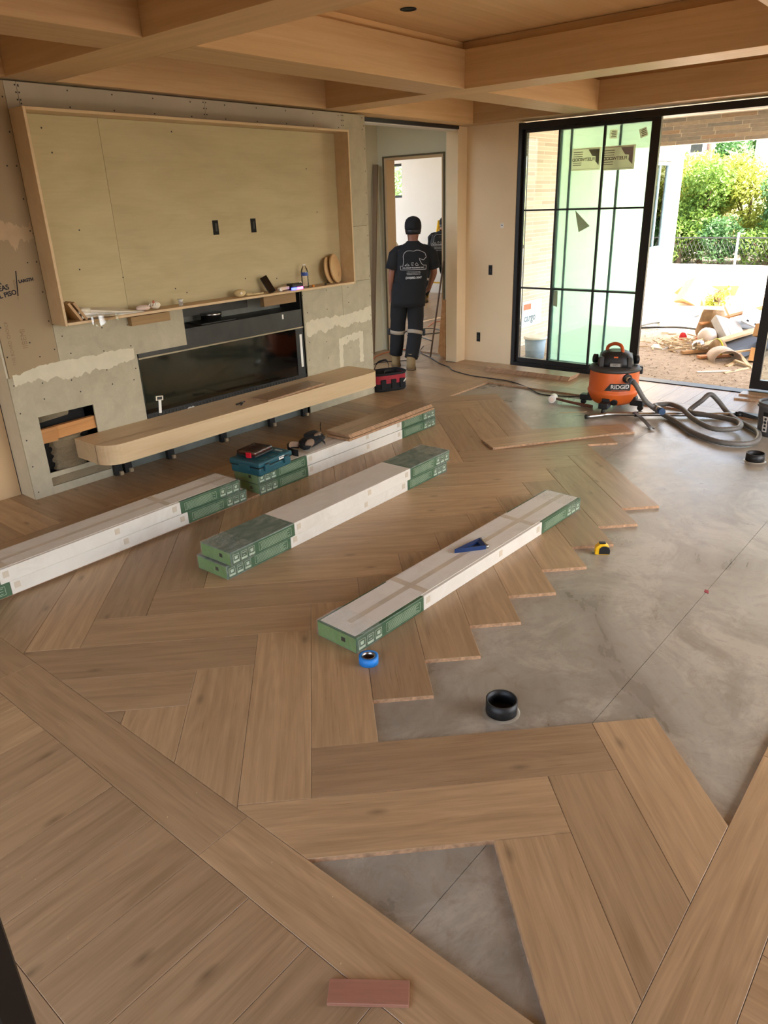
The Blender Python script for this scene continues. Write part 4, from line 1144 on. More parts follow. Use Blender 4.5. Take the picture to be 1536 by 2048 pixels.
m = MB().box(-.06, -.005, -.042, -.02, .002, .02); m.build('light_strip', emit('blue_light', rgb(60, 70, 255), 3.0), sp_)
m = MB().box(-.005, .06, -.042, -.02, .002, .02); m.build('light_strip', emit('pink_light', rgb(255, 80, 190), 3.0), sp_)
MB().box(-.055, .055, -.02, .035, .0, .016).build('speaker_foot', M['black'], sp_)
MB().tube(spline([(.03, -.03, .052), (.04, -.038, .066), (.06, -.03, .05)], 5), .003, 6).build('carry_loop', M['paper'], sp_)
ds = empty('tape_dispenser', (4.48, 4.86, ZN), label='cream plastic hand dispenser lying beside the glowing speaker', cat='dispenser')
mod_bevel(MB().box(-.05, .05, -.02, .02, .008, .036).build('body', plain('cream_plastic', rgb(216, 192, 164), .5), ds), .006, 2)
MB().cyl((-.045, -.018, .016), (-.045, .018, .016), .016, 12).build('roller', M['white'], ds)
bo_ = empty('water_bottle', (4.755, 4.875, ZN), label='clear plastic water bottle with a blue label on the niche shelf', cat='bottle')
MB().lathe([(.030, 0), (.033, .006), (.031, .02), (.033, .035), (.031, .05), (.033, .065), (.031, .08), (.033, .095), (.033, .135), (.026, .16), (.013, .178), (.012, .19)], 20).build('bottle_body', glass('bottle_plastic', (.97, .97, .97, 1), 1.2, .03), bo_)
MB().lathe([(.0335, .10), (.0335, .128)], 20, caps=False).build('bottle_label', plain('label_blue', rgb(40, 70, 150), .5), bo_)
MB().lathe([(.0138, .186), (.0138, .20)], 14).build('bottle_cap', M['white'], bo_)
oc = MB().lathe([(.012, 0), (.013, .004), (.012, .016), (.009, .018)], 12).build('orange_cap', plain('orange_plastic', rgb(214, 140, 48), .5), None, (4.83, 4.85, ZN)); tag(oc, 'small orange cap beside the water bottle on the shelf', 'cap')
nt = MB().lathe([(.006, 0), (.011, .004), (.008, .014)], 8).build('black_speck', M['black'], None, (5.00, 4.86, ZN)); tag(nt, 'tiny black stopper on the niche shelf by the wood discs', 'speck')  # stands for a small black speck of unknown kind
for i, (x, y, rr, lb) in enumerate(((5.135, 4.905, .118, 'round pale wood disc leaning behind another disc in the niche corner'), (5.195, 4.885, .128, 'front round pale wood disc leaning in the niche corner'))):
    d = empty('wood_disc', (x, y, ZN), label=lb, cat='disc', group='wood discs in the niche', rot=(-.16, 0, .42))
    mod_bevel(MB().cyl((0, -.009, rr), (0, .009, rr), rr, 48).build('disc', wood('disc_wood', rgb(196, 162, 116), rgb(212, 180, 134), axis=0, knots=False, streak=8, long=1.5, fine=60), d), .002, 1)
    mm = MB(); mm.tube([(-.02+.1*math.cos(a)*.8, -.0095, rr+.1*math.sin(a)*.8) for a in [-1.2+.1*k for k in range(8)]], .0012, 4); mm.build('pencil_mark', M['void'], d)
# things inside the fireplace
random.seed(21)
pb = MB().sphere((0, 0, .045), .05, 18, 10, sx=2.4, sy=.7, sz=1.0, jit=.28).build('plastic_bag', M['wrap_milky'], None, (4.33, 5.08, .346)); tag(mod_sub(pb, 1), 'crumpled clear plastic bag behind the fireplace glass', 'plastic bag')
rm = empty('fireplace_tag', (3.17, 4.981, .43), rz=0, label='pale paper tag with a small square head hanging on the fireplace glass', cat='tag', rot=(0, .12, 0))
MB().box(-.012, .012, -.002, 0, -.05, .05).build('stem', M['white'], rm); MB().box(-.035, .03, -.003, 0, .05, .085).build('head', M['paper'], rm); MB().box(-.026, .02, -.0036, -.003, .056, .078).build('window', M['dark_metal'], rm)
sc_ = MB().prism([(-.035, 0), (.035, 0), (.03, .03), (.0, .035), (-.01, .02)], 0, .002).build('paper_scrap', M['white'], None, (3.45, 4.97, .3595), (.35, 0, 0)); tag(sc_, 'torn white paper scrap propped at the back of the bench', 'paper')

# ================================================================== SHOP VACUUM
VX, VY = 6.63, 2.72
va = empty('shop_vacuum', (VX, VY, -.0178), math.radians(-67.6), 'orange and black wet dry shop vacuum on casters by the open door', 'vacuum')
orange = plain('orange_drum', rgb(222, 104, 40), .42, var=.08, scale=5)
vgrey = plain('charcoal_plastic', rgb(62, 60, 58), .5)
MB().lathe([(.02, .055), (.17, .058), (.20, .085), (.232, .155), (.236, .175), (.230, .182), (.226, .20), (.226, .36), (.222, .372)], 56).build('drum', orange, va)
MB().lathe([(.232, .366), (.24, .372), (.24, .392), (.21, .402), (.16, .41)], 56).build('lid', vgrey, va)
m = MB(); rs = []
for a, b, z in ((.165, .15, .405), (.162, .148, .44), (.15, .14, .485), (.118, .118, .525), (.07, .09, .542)):
    rs.append([(math.copysign(abs(math.cos(t_))**.7, math.cos(t_))*a, math.copysign(abs(math.sin(t_))**.7, math.sin(t_))*b, z) for t_ in [2*PI*k/40 for k in range(40)]])
m.rings(rs); m.build('motor_head', M['black'], va)
for s in (-1, 1):
    mod_bevel(MB().box(s*.125-.022, s*.125+.022, -.14, .14, .405, .50).build('head_rib', vgrey, va), .012, 3)
mod_bevel(MB().box(-.055, .055, -.155, -.11, .41, .455).build('control_panel', vgrey, va), .008, 2)
MB().box(-.045, .045, -.1575, -.155, .418, .446).build('badge', plain('badge_grey', rgb(150, 146, 138), .4), va)
text('NXT', .02, M['black'], va, (-.0, -.158, .432), (PI/2, 0, 0))
MB().box(-.018, .018, -.135, -.118, .462, .505).build('switch', orange, va)
MB().tube(spline([(-.085, .05, .53), (-.075, .045, .57), (-.02, .01, .60), (.035, -.035, .59), (.055, -.06, .545), (.05, -.075, .52)], 6), .016, 12).build('handle', plain('orange_grip', rgb(196, 84, 34), .4), va)
MB().box(-.148, -.144, -.11, -.02, .415, .48).build('vent_grille', orange, va)
for s in (-1, 1):
    MB().cyl((s*.17, .05, .45), (s*.20, .06, .45), .042, 20).build('port_cap', M['black'], va)
for s in (-1, 1):
    mod_bevel(MB().box(s*.236-.014, s*.236+.014, -.03, .03, .33, .40).build('lid_latch', M['black'], va), .006, 2)
for k, a in enumerate((-105, -20, 75, 165)):
    ar = math.radians(a); ca_, sa_ = math.cos(ar), math.sin(ar)
    R = Matrix.Rotation(ar, 3, 'Z')
    m = MB(); m.cbox(R @ Vector((.245, 0, .075)), (.12, .085, .055), R); m.cbox(R @ Vector((.20, 0, .105)), (.07, .07, .05), R)
    h = mod_bevel(m.build('caster_arm', M['black'], va), .008, 2)
    c0 = R @ Vector((.275, -.013, .026)); c1 = R @ Vector((.275, .013, .026))
    MB().cyl(c0, c1, .026, 18).build('caster_wheel', M['dark_metal'], h)
MB().lathe([(.03, 0), (.03, .02), (.022, .022)], 18).build('drain_plug', M['black'], va, (.02, -.195, .10), (PI/2+.3, 0, 0))
def arc(R_, a0, a1, z): return [(R_*math.sin(a), -R_*math.cos(a), z) for a in [a0+(a1-a0)*i/14 for i in range(15)]]
m = MB(); lo_, hi_ = arc(.229, -.36, .72, .205), arc(.229, -.12, .72, .275)
m.add(lo_+hi_, [(i, i+1, 16+i, 15+i) for i in range(14)], 0, True); m.build('name_plate', M['dark_metal'], va)
me = text_mesh('RIDGID', .052, extrude=.0008, bold=.001)
for vtx in me.vertices:
    x_, y_, z_ = vtx.co; a = .27+x_/.23; r_ = .2305+z_; vtx.co = (r_*math.sin(a), -r_*math.cos(a), .244+y_)
me.materials.clear(); me.materials.append(M['white']); link('name_lettering', me, va)
m = MB(); lo_, hi_ = arc(.2302, -.08, .60, .2125), arc(.2302, -.08, .60, .2155); m.add(lo_+hi_, [(i, i+1, 16+i, 15+i) for i in range(14)]); m.build('name_underline', orange, va)
pa = .52
pd = Vector((math.sin(pa), -math.cos(pa), 0))
MB().tube([pd*.215+Vector((0, 0, .322)), pd*.245+Vector((0, 0, .322))], .042, 24).build('hose_port', M['black'], va)
MB().tube([pd*.24+Vector((0, 0, .322)), pd*.285+Vector((0, 0, .318))], .024, 20).build('port_collar', plain('cream_collar', rgb(206, 190, 160), .5), va)
Rz = Matrix.Rotation(math.radians(-67.6), 3, 'Z')
h0 = Vector((VX, VY, -.018))+Rz @ (pd*.285+Vector((0, 0, .318))); h1 = Vector((VX, VY, -.018))+Rz @ (pd*.38+Vector((0, 0, .30)))
ZH = .008
ho = empty('vacuum_hose', (6.6, 1.85, -.0178), label='long grey ribbed vacuum hose coiled on the slab, joined to the vacuum', cat='hose')
pth = [h0, h1, Vector((6.45, 2.33, .13)), Vector((6.52, 2.20, .02)), Vector((6.38, 2.02, ZH)), Vector((6.14, 1.80, ZH)), Vector((5.98, 1.52, ZH)), Vector((6.10, 1.32, ZH)), Vector((6.42, 1.36, ZH)), Vector((6.70, 1.60, ZH)),
       Vector((6.88, 1.74, .02)), Vector((6.90, 1.83, .10)), Vector((6.86, 1.90, .165)), Vector((6.80, 1.95, .11)), Vector((6.74, 2.02, .03)), Vector((6.64, 1.95, .03)), Vector((6.62, 1.78, .035)), Vector((6.52, 1.55, .045)), Vector((6.32, 1.50, .045)), Vector((6.22, 1.66, .04)), Vector((6.38, 1.88, .055)), Vector((6.58, 2.05, .075)), Vector((6.72, 2.20, .06)), Vector((6.62, 2.30, .06)), Vector((6.48, 2.22, .07))]
lp = [p-Vector((6.6, 1.85, -.0178)) for p in spline(pth, 14)]
MB().tube(lp, .023, 10, ribs=.90).build('hose', plain('grey_hose', rgb(104, 100, 94), .5), ho)
e0 = lp[-1]; d_ = (lp[-1]-lp[-4]).normalized()
MB().tube([e0, e0+d_*.05], .026, 16).build('cuff_ring', plain('cream_ring', rgb(200, 184, 156), .5), ho)
MB().tube([e0+d_*.05, e0+d_*.14], .029, 16).build('hose_cuff', plain('blue_rubber', rgb(36, 66, 100), .5), ho)
s0 = lp[0]; ds_ = (lp[6]-lp[0]).normalized(); MB().tube([s0, s0+ds_*.07], .026, 16).build('hose_cuff', plain('blue_grey_rubber', rgb(90, 104, 122), .5), ho)
wa = empty('vacuum_wand', (6.4, 2.2, -.0178), label='long bent chrome vacuum wand lying on the slab past the caster', cat='wand')
WP = lambda p: Vector(p)-Vector((6.4, 2.2, -.0178))
MB().tube([WP(p) for p in spline([(6.10, 2.72, .008), (6.20, 2.64, .010), (6.28, 2.58, .012), (6.42, 2.36, .012), (6.64, 2.0, .012), (6.86, 1.66, .014)], 6)], .018, 16).build('tube', M['steel'], wa)
MB().tube([WP((6.085, 2.733, .008)), WP((6.10, 2.72, .008))], .02, 16).build('end_ring', M['dark_metal'], wa)
MB().tube([WP((6.86, 1.66, .014)), WP((6.885, 1.62, .014))], .024, 16).build('collar', M['black'], wa)
m = MB(); m.add([WP(p) for p in ((6.88, 1.65, .0), (6.86, 1.60, .0), (6.80, 1.40, .0), (7.02, 1.46, .0), (6.885, 1.645, .04), (6.87, 1.61, .04), (6.85, 1.42, .012), (6.98, 1.455, .012))], [(0, 3, 2, 1), (4, 5, 6, 7), (0, 1, 5, 4), (1, 2, 6, 5), (2, 3, 7, 6), (3, 0, 4, 7)]); m.build('floor_nozzle', M['dark_metal'], wa)
MB().tube([WP((6.395, 2.40, .012)), WP((6.41, 2.375, .012))], .024, 14).build('clip', M['black'], wa)
pbz = empty('pry_bar', (6.26, 2.30, -.0178), label='black flat pry bar with a forked tip leaning off the wand', cat='pry bar')
ribbon([Vector(p)-Vector((6.26, 2.30, -.0178)) for p in spline([(6.38, 2.40, .03), (6.30, 2.32, .026), (6.20, 2.22, .006), (6.13, 2.155, -.006), (6.09, 2.13, .004)], 5)], .03, .007, dirv=(.7, -.7, .1)).build('bar', M['dark_metal'], pbz)
for s in (-1, 1): MB().cbox((6.085-6.26+s*.014, 2.125-2.30-s*.014, .016), (.03, .012, .008), Matrix.Rotation(PI/4, 3, 'Z')).build('fork_tip', M['dark_metal'], pbz)
# mallet
ml = empty('rubber_mallet', (6.5, 3.10, -.0178), label='white headed mallet with a worn reddish handle on the slab', cat='mallet')
MB().cyl((-.055, .16, .036), (.055, .19, .036), .036, 24).build('head', M['white'], ml)
MB().cyl((-.062, .158, .036), (-.054, .161, .036), .024, 20).build('head_face', plain('pale_face', rgb(226, 206, 190), .5), ml)
MB().tube([(.0, .14, .036), (-.005, -.05, .022), (-.02, -.25, .016)], [.012, .013, .017], 12).build('handle', wood('mallet_handle', rgb(92, 50, 36), rgb(124, 72, 52), axis=1, knots=False, rnd=False), ml)
st = MB().box(-.13, .13, -.004, .004, 0, .004).build('thin_stick', M['maple'], None, (6.25, 2.93, -.0176), (0, 0, -.85)); tag(st, 'thin pale wood stick lying on the slab near the mallet', 'stick')
# bucket
bu = empty('paint_bucket', (6.52, 1.27, -.0178), .5, 'dark grey plastic bucket with printed side and a wire handle', 'bucket')
gb = plain('bucket_grey', rgb(92, 92, 94), .5)
MB().lathe([(.118, 0), (.128, .12), (.136, .25), (.142, .255), (.142, .275), (.132, .275), (.115, .01)], 36).build('bucket_body', gb, bu)
MB().lathe([(.145, .235), (.149, .24), (.149, .255), (.145, .258)], 36, caps=False).build('bucket_rim', gb, bu)
MB().lathe([(.131, .262), (0.001, .262)], 36, caps=False).build('bucket_contents', M['black'], bu)
MB().tube(spline([(-.148, 0, .25), (-.16, -.06, .12), (-.10, -.16, .07), (.02, -.19, .06), (.11, -.14, .09), (.148, -.0, .25)], 6), .003, 6).build('wire_handle', M['steel'], bu)
def side_patch(nm, a0, a1, z0, z1, mat, off=.001):
    m_ = MB(); n_ = 6; rr = lambda z: .118+(.136-.118)*z/.25+off
    lo = [(rr(z0)*math.sin(a0+(a1-a0)*i/n_), -rr(z0)*math.cos(a0+(a1-a0)*i/n_), z0) for i in range(n_+1)]
    hi = [(rr(z1)*math.sin(a0+(a1-a0)*i/n_), -rr(z1)*math.cos(a0+(a1-a0)*i/n_), z1) for i in range(n_+1)]
    m_.add(lo+hi, [(i, i+1, n_+2+i, n_+1+i) for i in range(n_)], 0, True); m_.build(nm, mat, bu)
side_patch('side_label', -2.62, -2.28, .04, .17, M['white'])
side_patch('label_block', -2.62, -2.28, .17, .205, M['black'])
for k_ in range(4): side_patch('label_print', -2.54+.03*(k_ % 2), -2.36, .05+.03*k_, .068+.03*k_, M['dark_metal'], .0016)
side_patch('side_mark', -2.02, -1.94, .07, .09, M['white'])
# red tool bag
bg_ = empty('tool_bag', (5.99, 4.99, 0.0005), math.radians(-25), 'open red and black nylon tool bag standing at the corner of the fireplace wall', 'tool bag')
redn = plain('red_nylon', rgb(150, 22, 38), .7, var=.2, bump=.2)
def bagring(a, b, z, n=28): return [(math.copysign(abs(math.cos(t_))**.55, math.cos(t_))*a, math.copysign(abs(math.sin(t_))**.55, math.sin(t_))*b, z) for t_ in [2*PI*k/n for k in range(n)]]
MB().rings([bagring(.185, .125, 0), bagring(.20, .135, .02), bagring(.195, .13, .085)], caps=True).build('bag_base', M['black_cloth'], bg_)
MB().rings([bagring(.1945, .1295, .085), bagring(.195, .128, .17)], caps=False).build('bag_wall', redn, bg_)
MB().rings([bagring(.195, .128, .17), bagring(.208, .138, .195), bagring(.200, .130, .196), bagring(.185, .12, .10)], caps=False).build('bag_rim', M['black_cloth'], bg_)
for x in (-.10, .02, .12):
    mod_bevel(MB().box(x-.03, x+.03, -.142, -.126, .03, .13).build('side_pocket', M['black_cloth'], bg_), .006, 2)
MB().cyl((.13, -.145, .09), (.16, -.14, .12), .006, 8).build('zip_pull', M['white'], bg_)
for s in (-1, 1): ribbon(spline([(-.09, s*.125, .19), (-.06, s*.10, .27), (.0, s*.05, .30), (.06, s*.10, .27), (.09, s*.125, .19)] if s > 0 else [(-.09, -.125, .19), (-.05, -.07, .21), (.05, -.05, .205), (.09, -.125, .19)], 5), .02).build('carry_strap', M['black_cloth'], bg_)
# cords
def cord(name, pts, r, mat, label, n=8):
    o = MB().tube(spline(pts, n), r, 6).build(name, mat, None); return tag(o, label, 'cord')
orc = plain('orange_cord', rgb(196, 110, 60), .5)
cord('extension_cord', [(8.2, 6.15, .006), (7.83, 5.93, .006), (7.62, 5.62, .006), (7.36, 5.27, .006), (7.24, 5.05, .006), (7.10, 4.89, .006), (6.99, 4.57, .006), (6.98, 4.3, .006), (6.96, 4.02, .006), (6.83, 3.72, -.006), (6.70, 3.52, -.012), (6.73, 3.31, -.012), (6.80, 3.15, -.008), (6.86, 2.98, .03), (6.80, 2.86, .10)], .0055, M['black'], 'black extension cord snaking from the hall to the shop vacuum')
cord('hall_cord', [(5.85, 6.1, .006), (6.4, 6.15, .006), (6.9, 6.05, .006), (7.3, 6.25, .006), (7.62, 6.30, .006), (8.0, 6.2, .006)], .006, orc, 'brownish cord running along the hall floor behind the worker')
cord('hall_cord', [(6.15, 5.75, .006), (6.6, 5.82, .006), (7.0, 5.95, .006), (7.35, 5.72, .006), (7.7, 5.85, .006), (8.4, 6.5, .006)], .0055, M['black'], 'black cord crossing the hall floor between the boots')
cord('room_cord', [(8.6, 6.3, .006), (8.9, 6.75, .006), (9.3, 6.6, .006), (9.5, 7.0, .006), (9.1, 7.15, .006), (8.8, 6.9, .006)], .006, M['black'], 'coiled black cord on the floor of the bright back room')
cord('room_cord', [(9.4, 6.7, .006), (9.9, 6.95, .006), (10.4, 7.0, .006), (10.1, 7.3, .006), (9.6, 7.1, .006)], .006, plain('pink_cord', rgb(224, 120, 90), .5), 'looped orange cord on the floor of the bright back room')
# leaning boards and pole in the hall
def leaning(name, a, b, w, t_, mat, label, cat):
    a, b = Vector(a), Vector(b); d = b-a; L_ = d.length
    q = d.to_track_quat('Z', 'Y').to_euler()
    o = MB().box(-w/2, w/2, -t_/2, t_/2, 0, L_).build(name, mat, None, a, q); return tag(o, label, cat)
leaning('leaning_board', (7.40, 6.40, .005), (7.66, 6.455, 2.30), .055, .03, wood('dark_board', rgb(110, 86, 54), rgb(140, 112, 74), axis=2, knots=False), 'long narrow board leaning in the hall corner beside the fireplace wall', 'board')
o = MB().tube([(7.615, 5.60, .008), (7.735, 5.475, 1.18)], .011, 10).build('broom_handle', plain('handle_brown', rgb(110, 84, 66), .6), None); tag(o, 'thin brown pole leaning against the hall door jamb', 'pole')
m = MB(); m.add([(0, .075, .06), (0, .03, 0), (0, -.04, 0), (0, -.04, .72), (0, .01, .72), (.02, .075, .06), (.02, .03, 0), (.02, -.04, 0), (.02, -.04, .72), (.02, .01, .72)], [(0, 1, 2, 3, 4), (9, 8, 7, 6, 5), (0, 5, 6, 1), (1, 6, 7, 2), (2, 7, 8, 3), (3, 8, 9, 4), (4, 9, 5, 0)])
tag(m.build('board_offcut', M['stud'], None, (7.71, 5.47, .0008)), 'tapered board offcut standing against the wall by the hall door', 'board')
rs_ = MB().prism([(-.02, -.008), (.012, -.012), (.022, .004), (-.004, .012)], 0, .002).build('paper_scrap', plain('red_paper', rgb(150, 60, 66), .7), None, (3.51, .852, -.0176), (0, 0, .4)); tag(rs_, 'tiny red paper scrap lying on the saw cut in the slab', 'scrap')
# crumbs and dust specks on the boards
rnd = random.Random(4); m = MB()
for i in range(70):
    x, y = rnd.choice(((rnd.uniform(.4, 1.05), rnd.uniform(.5, 2.6)), (rnd.uniform(1.1, 3.2), rnd.uniform(.4, 1.6)), (rnd.uniform(1.4, 1.9), rnd.uniform(.32, .5))))
    s = rnd.uniform(.0012, .003); z = .0004 if not (FX0 < x and FY0 < y < 1.5) else -.017
    m.add([(x+s, y, z), (x, y+s, z), (x-s, y-s*.5, z), (x, y, z+s)], [(0, 1, 3), (1, 2, 3), (2, 0, 3)])
tag(m.build('sawdust_crumbs', M['maple']), 'pale sawdust crumbs scattered on the boards', 'crumbs', kind='stuff')
# ================================================================== PEOPLE
M['skin'] = plain('skin', rgb(132, 84, 62), .55, var=.08)
M['boot'] = plain('tan_boot', rgb(132, 108, 70), .8, var=.12, bump=.2)
M['pad_strap'] = plain('grey_strap', rgb(150, 136, 116), .8)
M['shirt'] = plain('black_tshirt', rgb(13, 13, 14), .9, var=.2, scale=5)
M['trouser'] = plain('black_trousers', rgb(11, 11, 12), .9, var=.2, scale=5)
M['logo'] = plain('white_print', rgb(206, 204, 200), .7)
def skin(name, V, E_, mat, parent, lv=2):
    me = bpy.data.meshes.new(name); me.from_pydata([v[0] for v in V], E_, []); me.materials.append(mat)
    o = link(name, me, parent)
    sm = o.modifiers.new('skin', 'SKIN'); sm.use_smooth_shade = True
    if not me.skin_vertices: 
        bpy.context.view_layer.update()
    for i, v in enumerate(V):
        r = v[1]; me.skin_vertices[0].data[i].radius = r if isinstance(r, tuple) else (r, r)
    me.skin_vertices[0].data[0].use_root = True
    mod_sub(o, lv)
    return o
def person(loc, heading, label, P, logo=True):
    """local frame: +x to the person's right, +y forward, z up; P holds the joints"""
    root = empty('person', loc, heading-PI/2, label, 'person')
    hip, chest, neck, head = [Vector(P[k]) for k in ('hip', 'chest', 'neck', 'head')]
    V, E_ = [], []
    def add(p, r, frm=None):
        V.append((tuple(p), r)); i = len(V)-1
        if frm is not None: E_.append((frm, i))
        return i
    a = add(hip, (.13, .10)); b = add(hip.lerp(chest, .5), (.13, .095), a); c = add(chest, (.15, .10), b)
    n1 = add(neck, .058, c); h0_ = add(neck.lerp(head, .45), (.062, .066), n1); h1_ = add(head, (.076, .092), h0_); h2_ = add(head+Vector((0, 0, .075)), (.06, .075), h1_)
    for s, k in ((-1, 'l'), (1, 'r')):
        sh_, el, wr = [Vector(P[j+k]) for j in ('sh', 'el', 'wr')]
        i = add(sh_, .058, c); j = add(sh_.lerp(el, .5), .047, i); j = add(el, .040, j); j = add(el.lerp(wr, .35), .040, j); j = add(wr, .027, j)
        hd_ = Vector(P['hand'+k]); pm = add(wr+hd_*.06, (.034, .017), j)
        side = Vector((-s, 0, 0)); fwd = Vector((0, 1, 0))
        kn = add(wr+hd_*.095, (.036, .016), pm)
        for q, (off, ln) in enumerate(((.030, .062), (.010, .072), (-.010, .068), (-.030, .052))):
            base = wr+hd_*.10+fwd*off
            f0 = add(base, .0095, kn); f1 = add(base+hd_*ln*.5+side*.012, .0088, f0); f2 = add(base+hd_*ln+side*.034, .0078, f1)
        t0 = add(wr+hd_*.045+fwd*.038, .011, pm); t1 = add(wr+hd_*.085+fwd*.056+side*.01, .0095, t0); t2 = add(wr+hd_*.112+fwd*.058+side*.018, .008, t1)
        hj, kn_, an = [Vector(P[j+k]) for j in ('hj', 'kn', 'an')]
        i = add(hj, .085, a); j = add(hj.lerp(kn_, .5), .075, i); j = add(kn_, .056, j); j = add(kn_.lerp(an, .4), .055, j); j = add(an, .038, j)
        add(an+Vector((0, .10, -.05)), .03, j)
    body = skin('body', V, E_, M['skin'], root, 2)
    # ears, nose and face on the head
    for s in (-1, 1):
        MB().sphere(head+Vector((s*.082, -.005, -.01)), .03, 10, 7, sx=.35, sy=.7, sz=1.05).build('ear', M['skin'], root)
        MB().sphere(head+Vector((s*.032, .086, .015)), .012, 8, 6).build('eye', M['white'], root)
    MB().sphere(head+Vector((0, .10, -.012)), .018, 8, 6, sx=.7, sy=1, sz=1.3).build('nose', M['skin'], root)
    MB().box(head.x-.025, head.x+.025, head.y+.088, head.y+.096, head.z-.062, head.z-.054).build('mouth', plain('lips', rgb(110, 60, 50), .6), root)
    # hair band and cap
    hc = head+Vector((0, 0, .0))
    MB().lathe([(.083, -.055), (.089, -.02), (.089, .0)], 20, c=hc, sy=1.12).build('hair', M['black'], root)
    cp = MB().lathe([(.094, -.002), (.096, .03), (.092, .07), (.076, .105), (.045, .128), (.012, .136)], 24, c=hc, sy=1.12).build('cap', M['black_cloth'], root)
    m = MB(); m.add([(hc.x-.08, hc.y+.06, hc.z+.0), (hc.x+.08, hc.y+.06, hc.z), (hc.x+.06, hc.y+.17, hc.z-.012), (hc.x-.06, hc.y+.17, hc.z-.012), (hc.x-.08, hc.y+.06, hc.z+.008), (hc.x+.08, hc.y+.06, hc.z+.008), (hc.x+.06, hc.y+.17, hc.z-.004), (hc.x-.06, hc.y+.17, hc.z-.004)], [(0, 1, 2, 3), (7, 6, 5, 4), (0, 4, 5, 1), (1, 5, 6, 2), (2, 6, 7, 3), (3, 7, 4, 0)])
    m.build('cap_brim', M['black_cloth'], cp)
    # shirt: lofted torso and two sleeves
    prof = P['shirt']                       # (z, half width, half depth, cx, cy)
    NS = 40; ex = 2.6
    def ring(z, a_, b_, cx, cy): return [(cx+math.copysign(abs(math.cos(t_))**(2/ex), math.cos(t_))*a_, cy+math.copysign(abs(math.sin(t_))**(2/ex), math.sin(t_))*b_, z) for t_ in [2*PI*k/NS for k in range(NS)]]
    m = MB(); m.rings([ring(*p) for p in prof])
    for s, k in ((-1, 'l'), (1, 'r')):
        sh_, el = Vector(P['sh'+k]), Vector(P['el'+k]); d = el-sh_
        m.tube([sh_-Vector((s*.085, 0, -.018)), sh_-Vector((s*.02, 0, .012)), sh_+Vector((s*.012, 0, -.05)), sh_+d*.5, sh_+d*P.get('sleeve', .85)], [.045, .062, .078, .08, .087], 18)
    m.build('tshirt', M['shirt'], root)
    m = MB(); hz = hip.z
    m.rings([ring(hz+.10, .168, .12, hip.x, hip.y), ring(hz-.02, .178, .13, hip.x, hip.y), ring(hz-.12, .165, .12, hip.x, hip.y)])
    for k in ('l', 'r'):
        hj, kn_, an = [Vector(P[j+k]) for j in ('hj', 'kn', 'an')]
        m.tube(spline([hj+Vector((0, 0, .06)), hj.lerp(kn_, .5), kn_, kn_.lerp(an, .5), an+Vector((0, 0, .05))], 4), [.094]*3+[.10]*3+[.092]*3+[.086]*3+[.084]*2+[.08]*3, 18)
    m.build('trousers', M['trouser'], root)
    for s, k in ((-1, 'l'), (1, 'r')):
        kn_, an = Vector(P['kn'+k]), Vector(P['an'+k])
        d = (kn_-an).normalized()
        MB().tube([kn_-d*.055, kn_-d*.012], .094, 20).build('knee_strap', M['pad_strap'], root)
        mod_bevel(MB().cbox(kn_-d*.035+Vector((s*.105, 0, 0)), (.035, .06, .075)).build('knee_buckle', M['black'], root), .008, 2)
        mod_sub(MB().sphere(kn_+Vector((0, .075, -.02)), .06, 12, 8, sx=1.1, sy=.6, sz=1.3).build('knee_pad', M['black'], root), 1)
        tw = Vector(P.get('toe'+k, (0, .2, 0)))
        bt = MB(); z0 = P.get('lift'+k, 0.0)
        ax, ay = an.x, an.y
        bt.rings([[(ax+.055*math.cos(t_), ay+.065*math.sin(t_), z0+.20) for t_ in [2*PI*q/16 for q in range(16)]],
                  [(ax+.053*math.cos(t_), ay+.066*math.sin(t_), z0+.12) for t_ in [2*PI*q/16 for q in range(16)]],
                  [(ax+.052*math.cos(t_)+tw.x*.25*(math.sin(t_) > 0)*math.sin(t_), ay+.07*math.sin(t_)+(.10*math.sin(t_) if math.sin(t_) > 0 else 0), z0+.07) for t_ in [2*PI*q/16 for q in range(16)]],
                  [(ax+.054*math.cos(t_)+tw.x*.25*(math.sin(t_) > 0)*math.sin(t_), ay+.075*math.sin(t_)+(.13*math.sin(t_) if math.sin(t_) > 0 else 0), z0+.026) for t_ in [2*PI*q/16 for q in range(16)]]])
        b_ = bt.build('boot', M['boot'], root)
        bt = MB(); bt.rings([[(ax+.058*math.cos(t_)+tw.x*.25*(math.sin(t_) > 0)*math.sin(t_), ay+.08*math.sin(t_)+(.135*math.sin(t_) if math.sin(t_) > 0 else 0), z0+zz) for t_ in [2*PI*q/16 for q in range(16)]] for zz in (.0, .027)])
        bt.build('sole', plain('boot_sole', rgb(92, 70, 44), .8), b_)
        MB().lathe([(.047, 0), (.049, .035)], 14, c=(ax, ay, z0+.185)).build('sock', plain('grey_sock', rgb(130, 120, 116), .9), b_)
    if logo:
        def back_y(x, z):
            for p, q in zip(prof, prof[1:]):
                if p[0] <= z <= q[0]:
                    f = (z-p[0])/(q[0]-p[0]); a_, b_, cx, cy = [p[i]+(q[i]-p[i])*f for i in (1, 2, 3, 4)]
                    u = min(.98, abs((x-cx)/a_)); return cy-b_*(1-u**ex)**(1/ex)
            return 0
        cx0, cz0 = P['logo']; wd = .30
        def mp(u, v_, off=.004): x = cx0+u*wd; z = cz0+v_*wd; return (x, back_y(x, z)-off, z)
        bear = [(-.40, 0), (-.37, .20), (-.385, .36), (-.34, .47), (-.25, .54), (-.12, .55), (.02, .53), (.12, .565), (.22, .56), (.34, .51), (.44, .46), (.47, .38), (.49, .33), (.485, .29), (.43, .26), (.41, .22), (.36, .21), (.28, .25), (.23, .28), (.25, .19), (.31, .08), (.38, .02), (.49, .015), (.48, -.13), (-.49, -.13), (-.50, .01), (-.40, 0)]
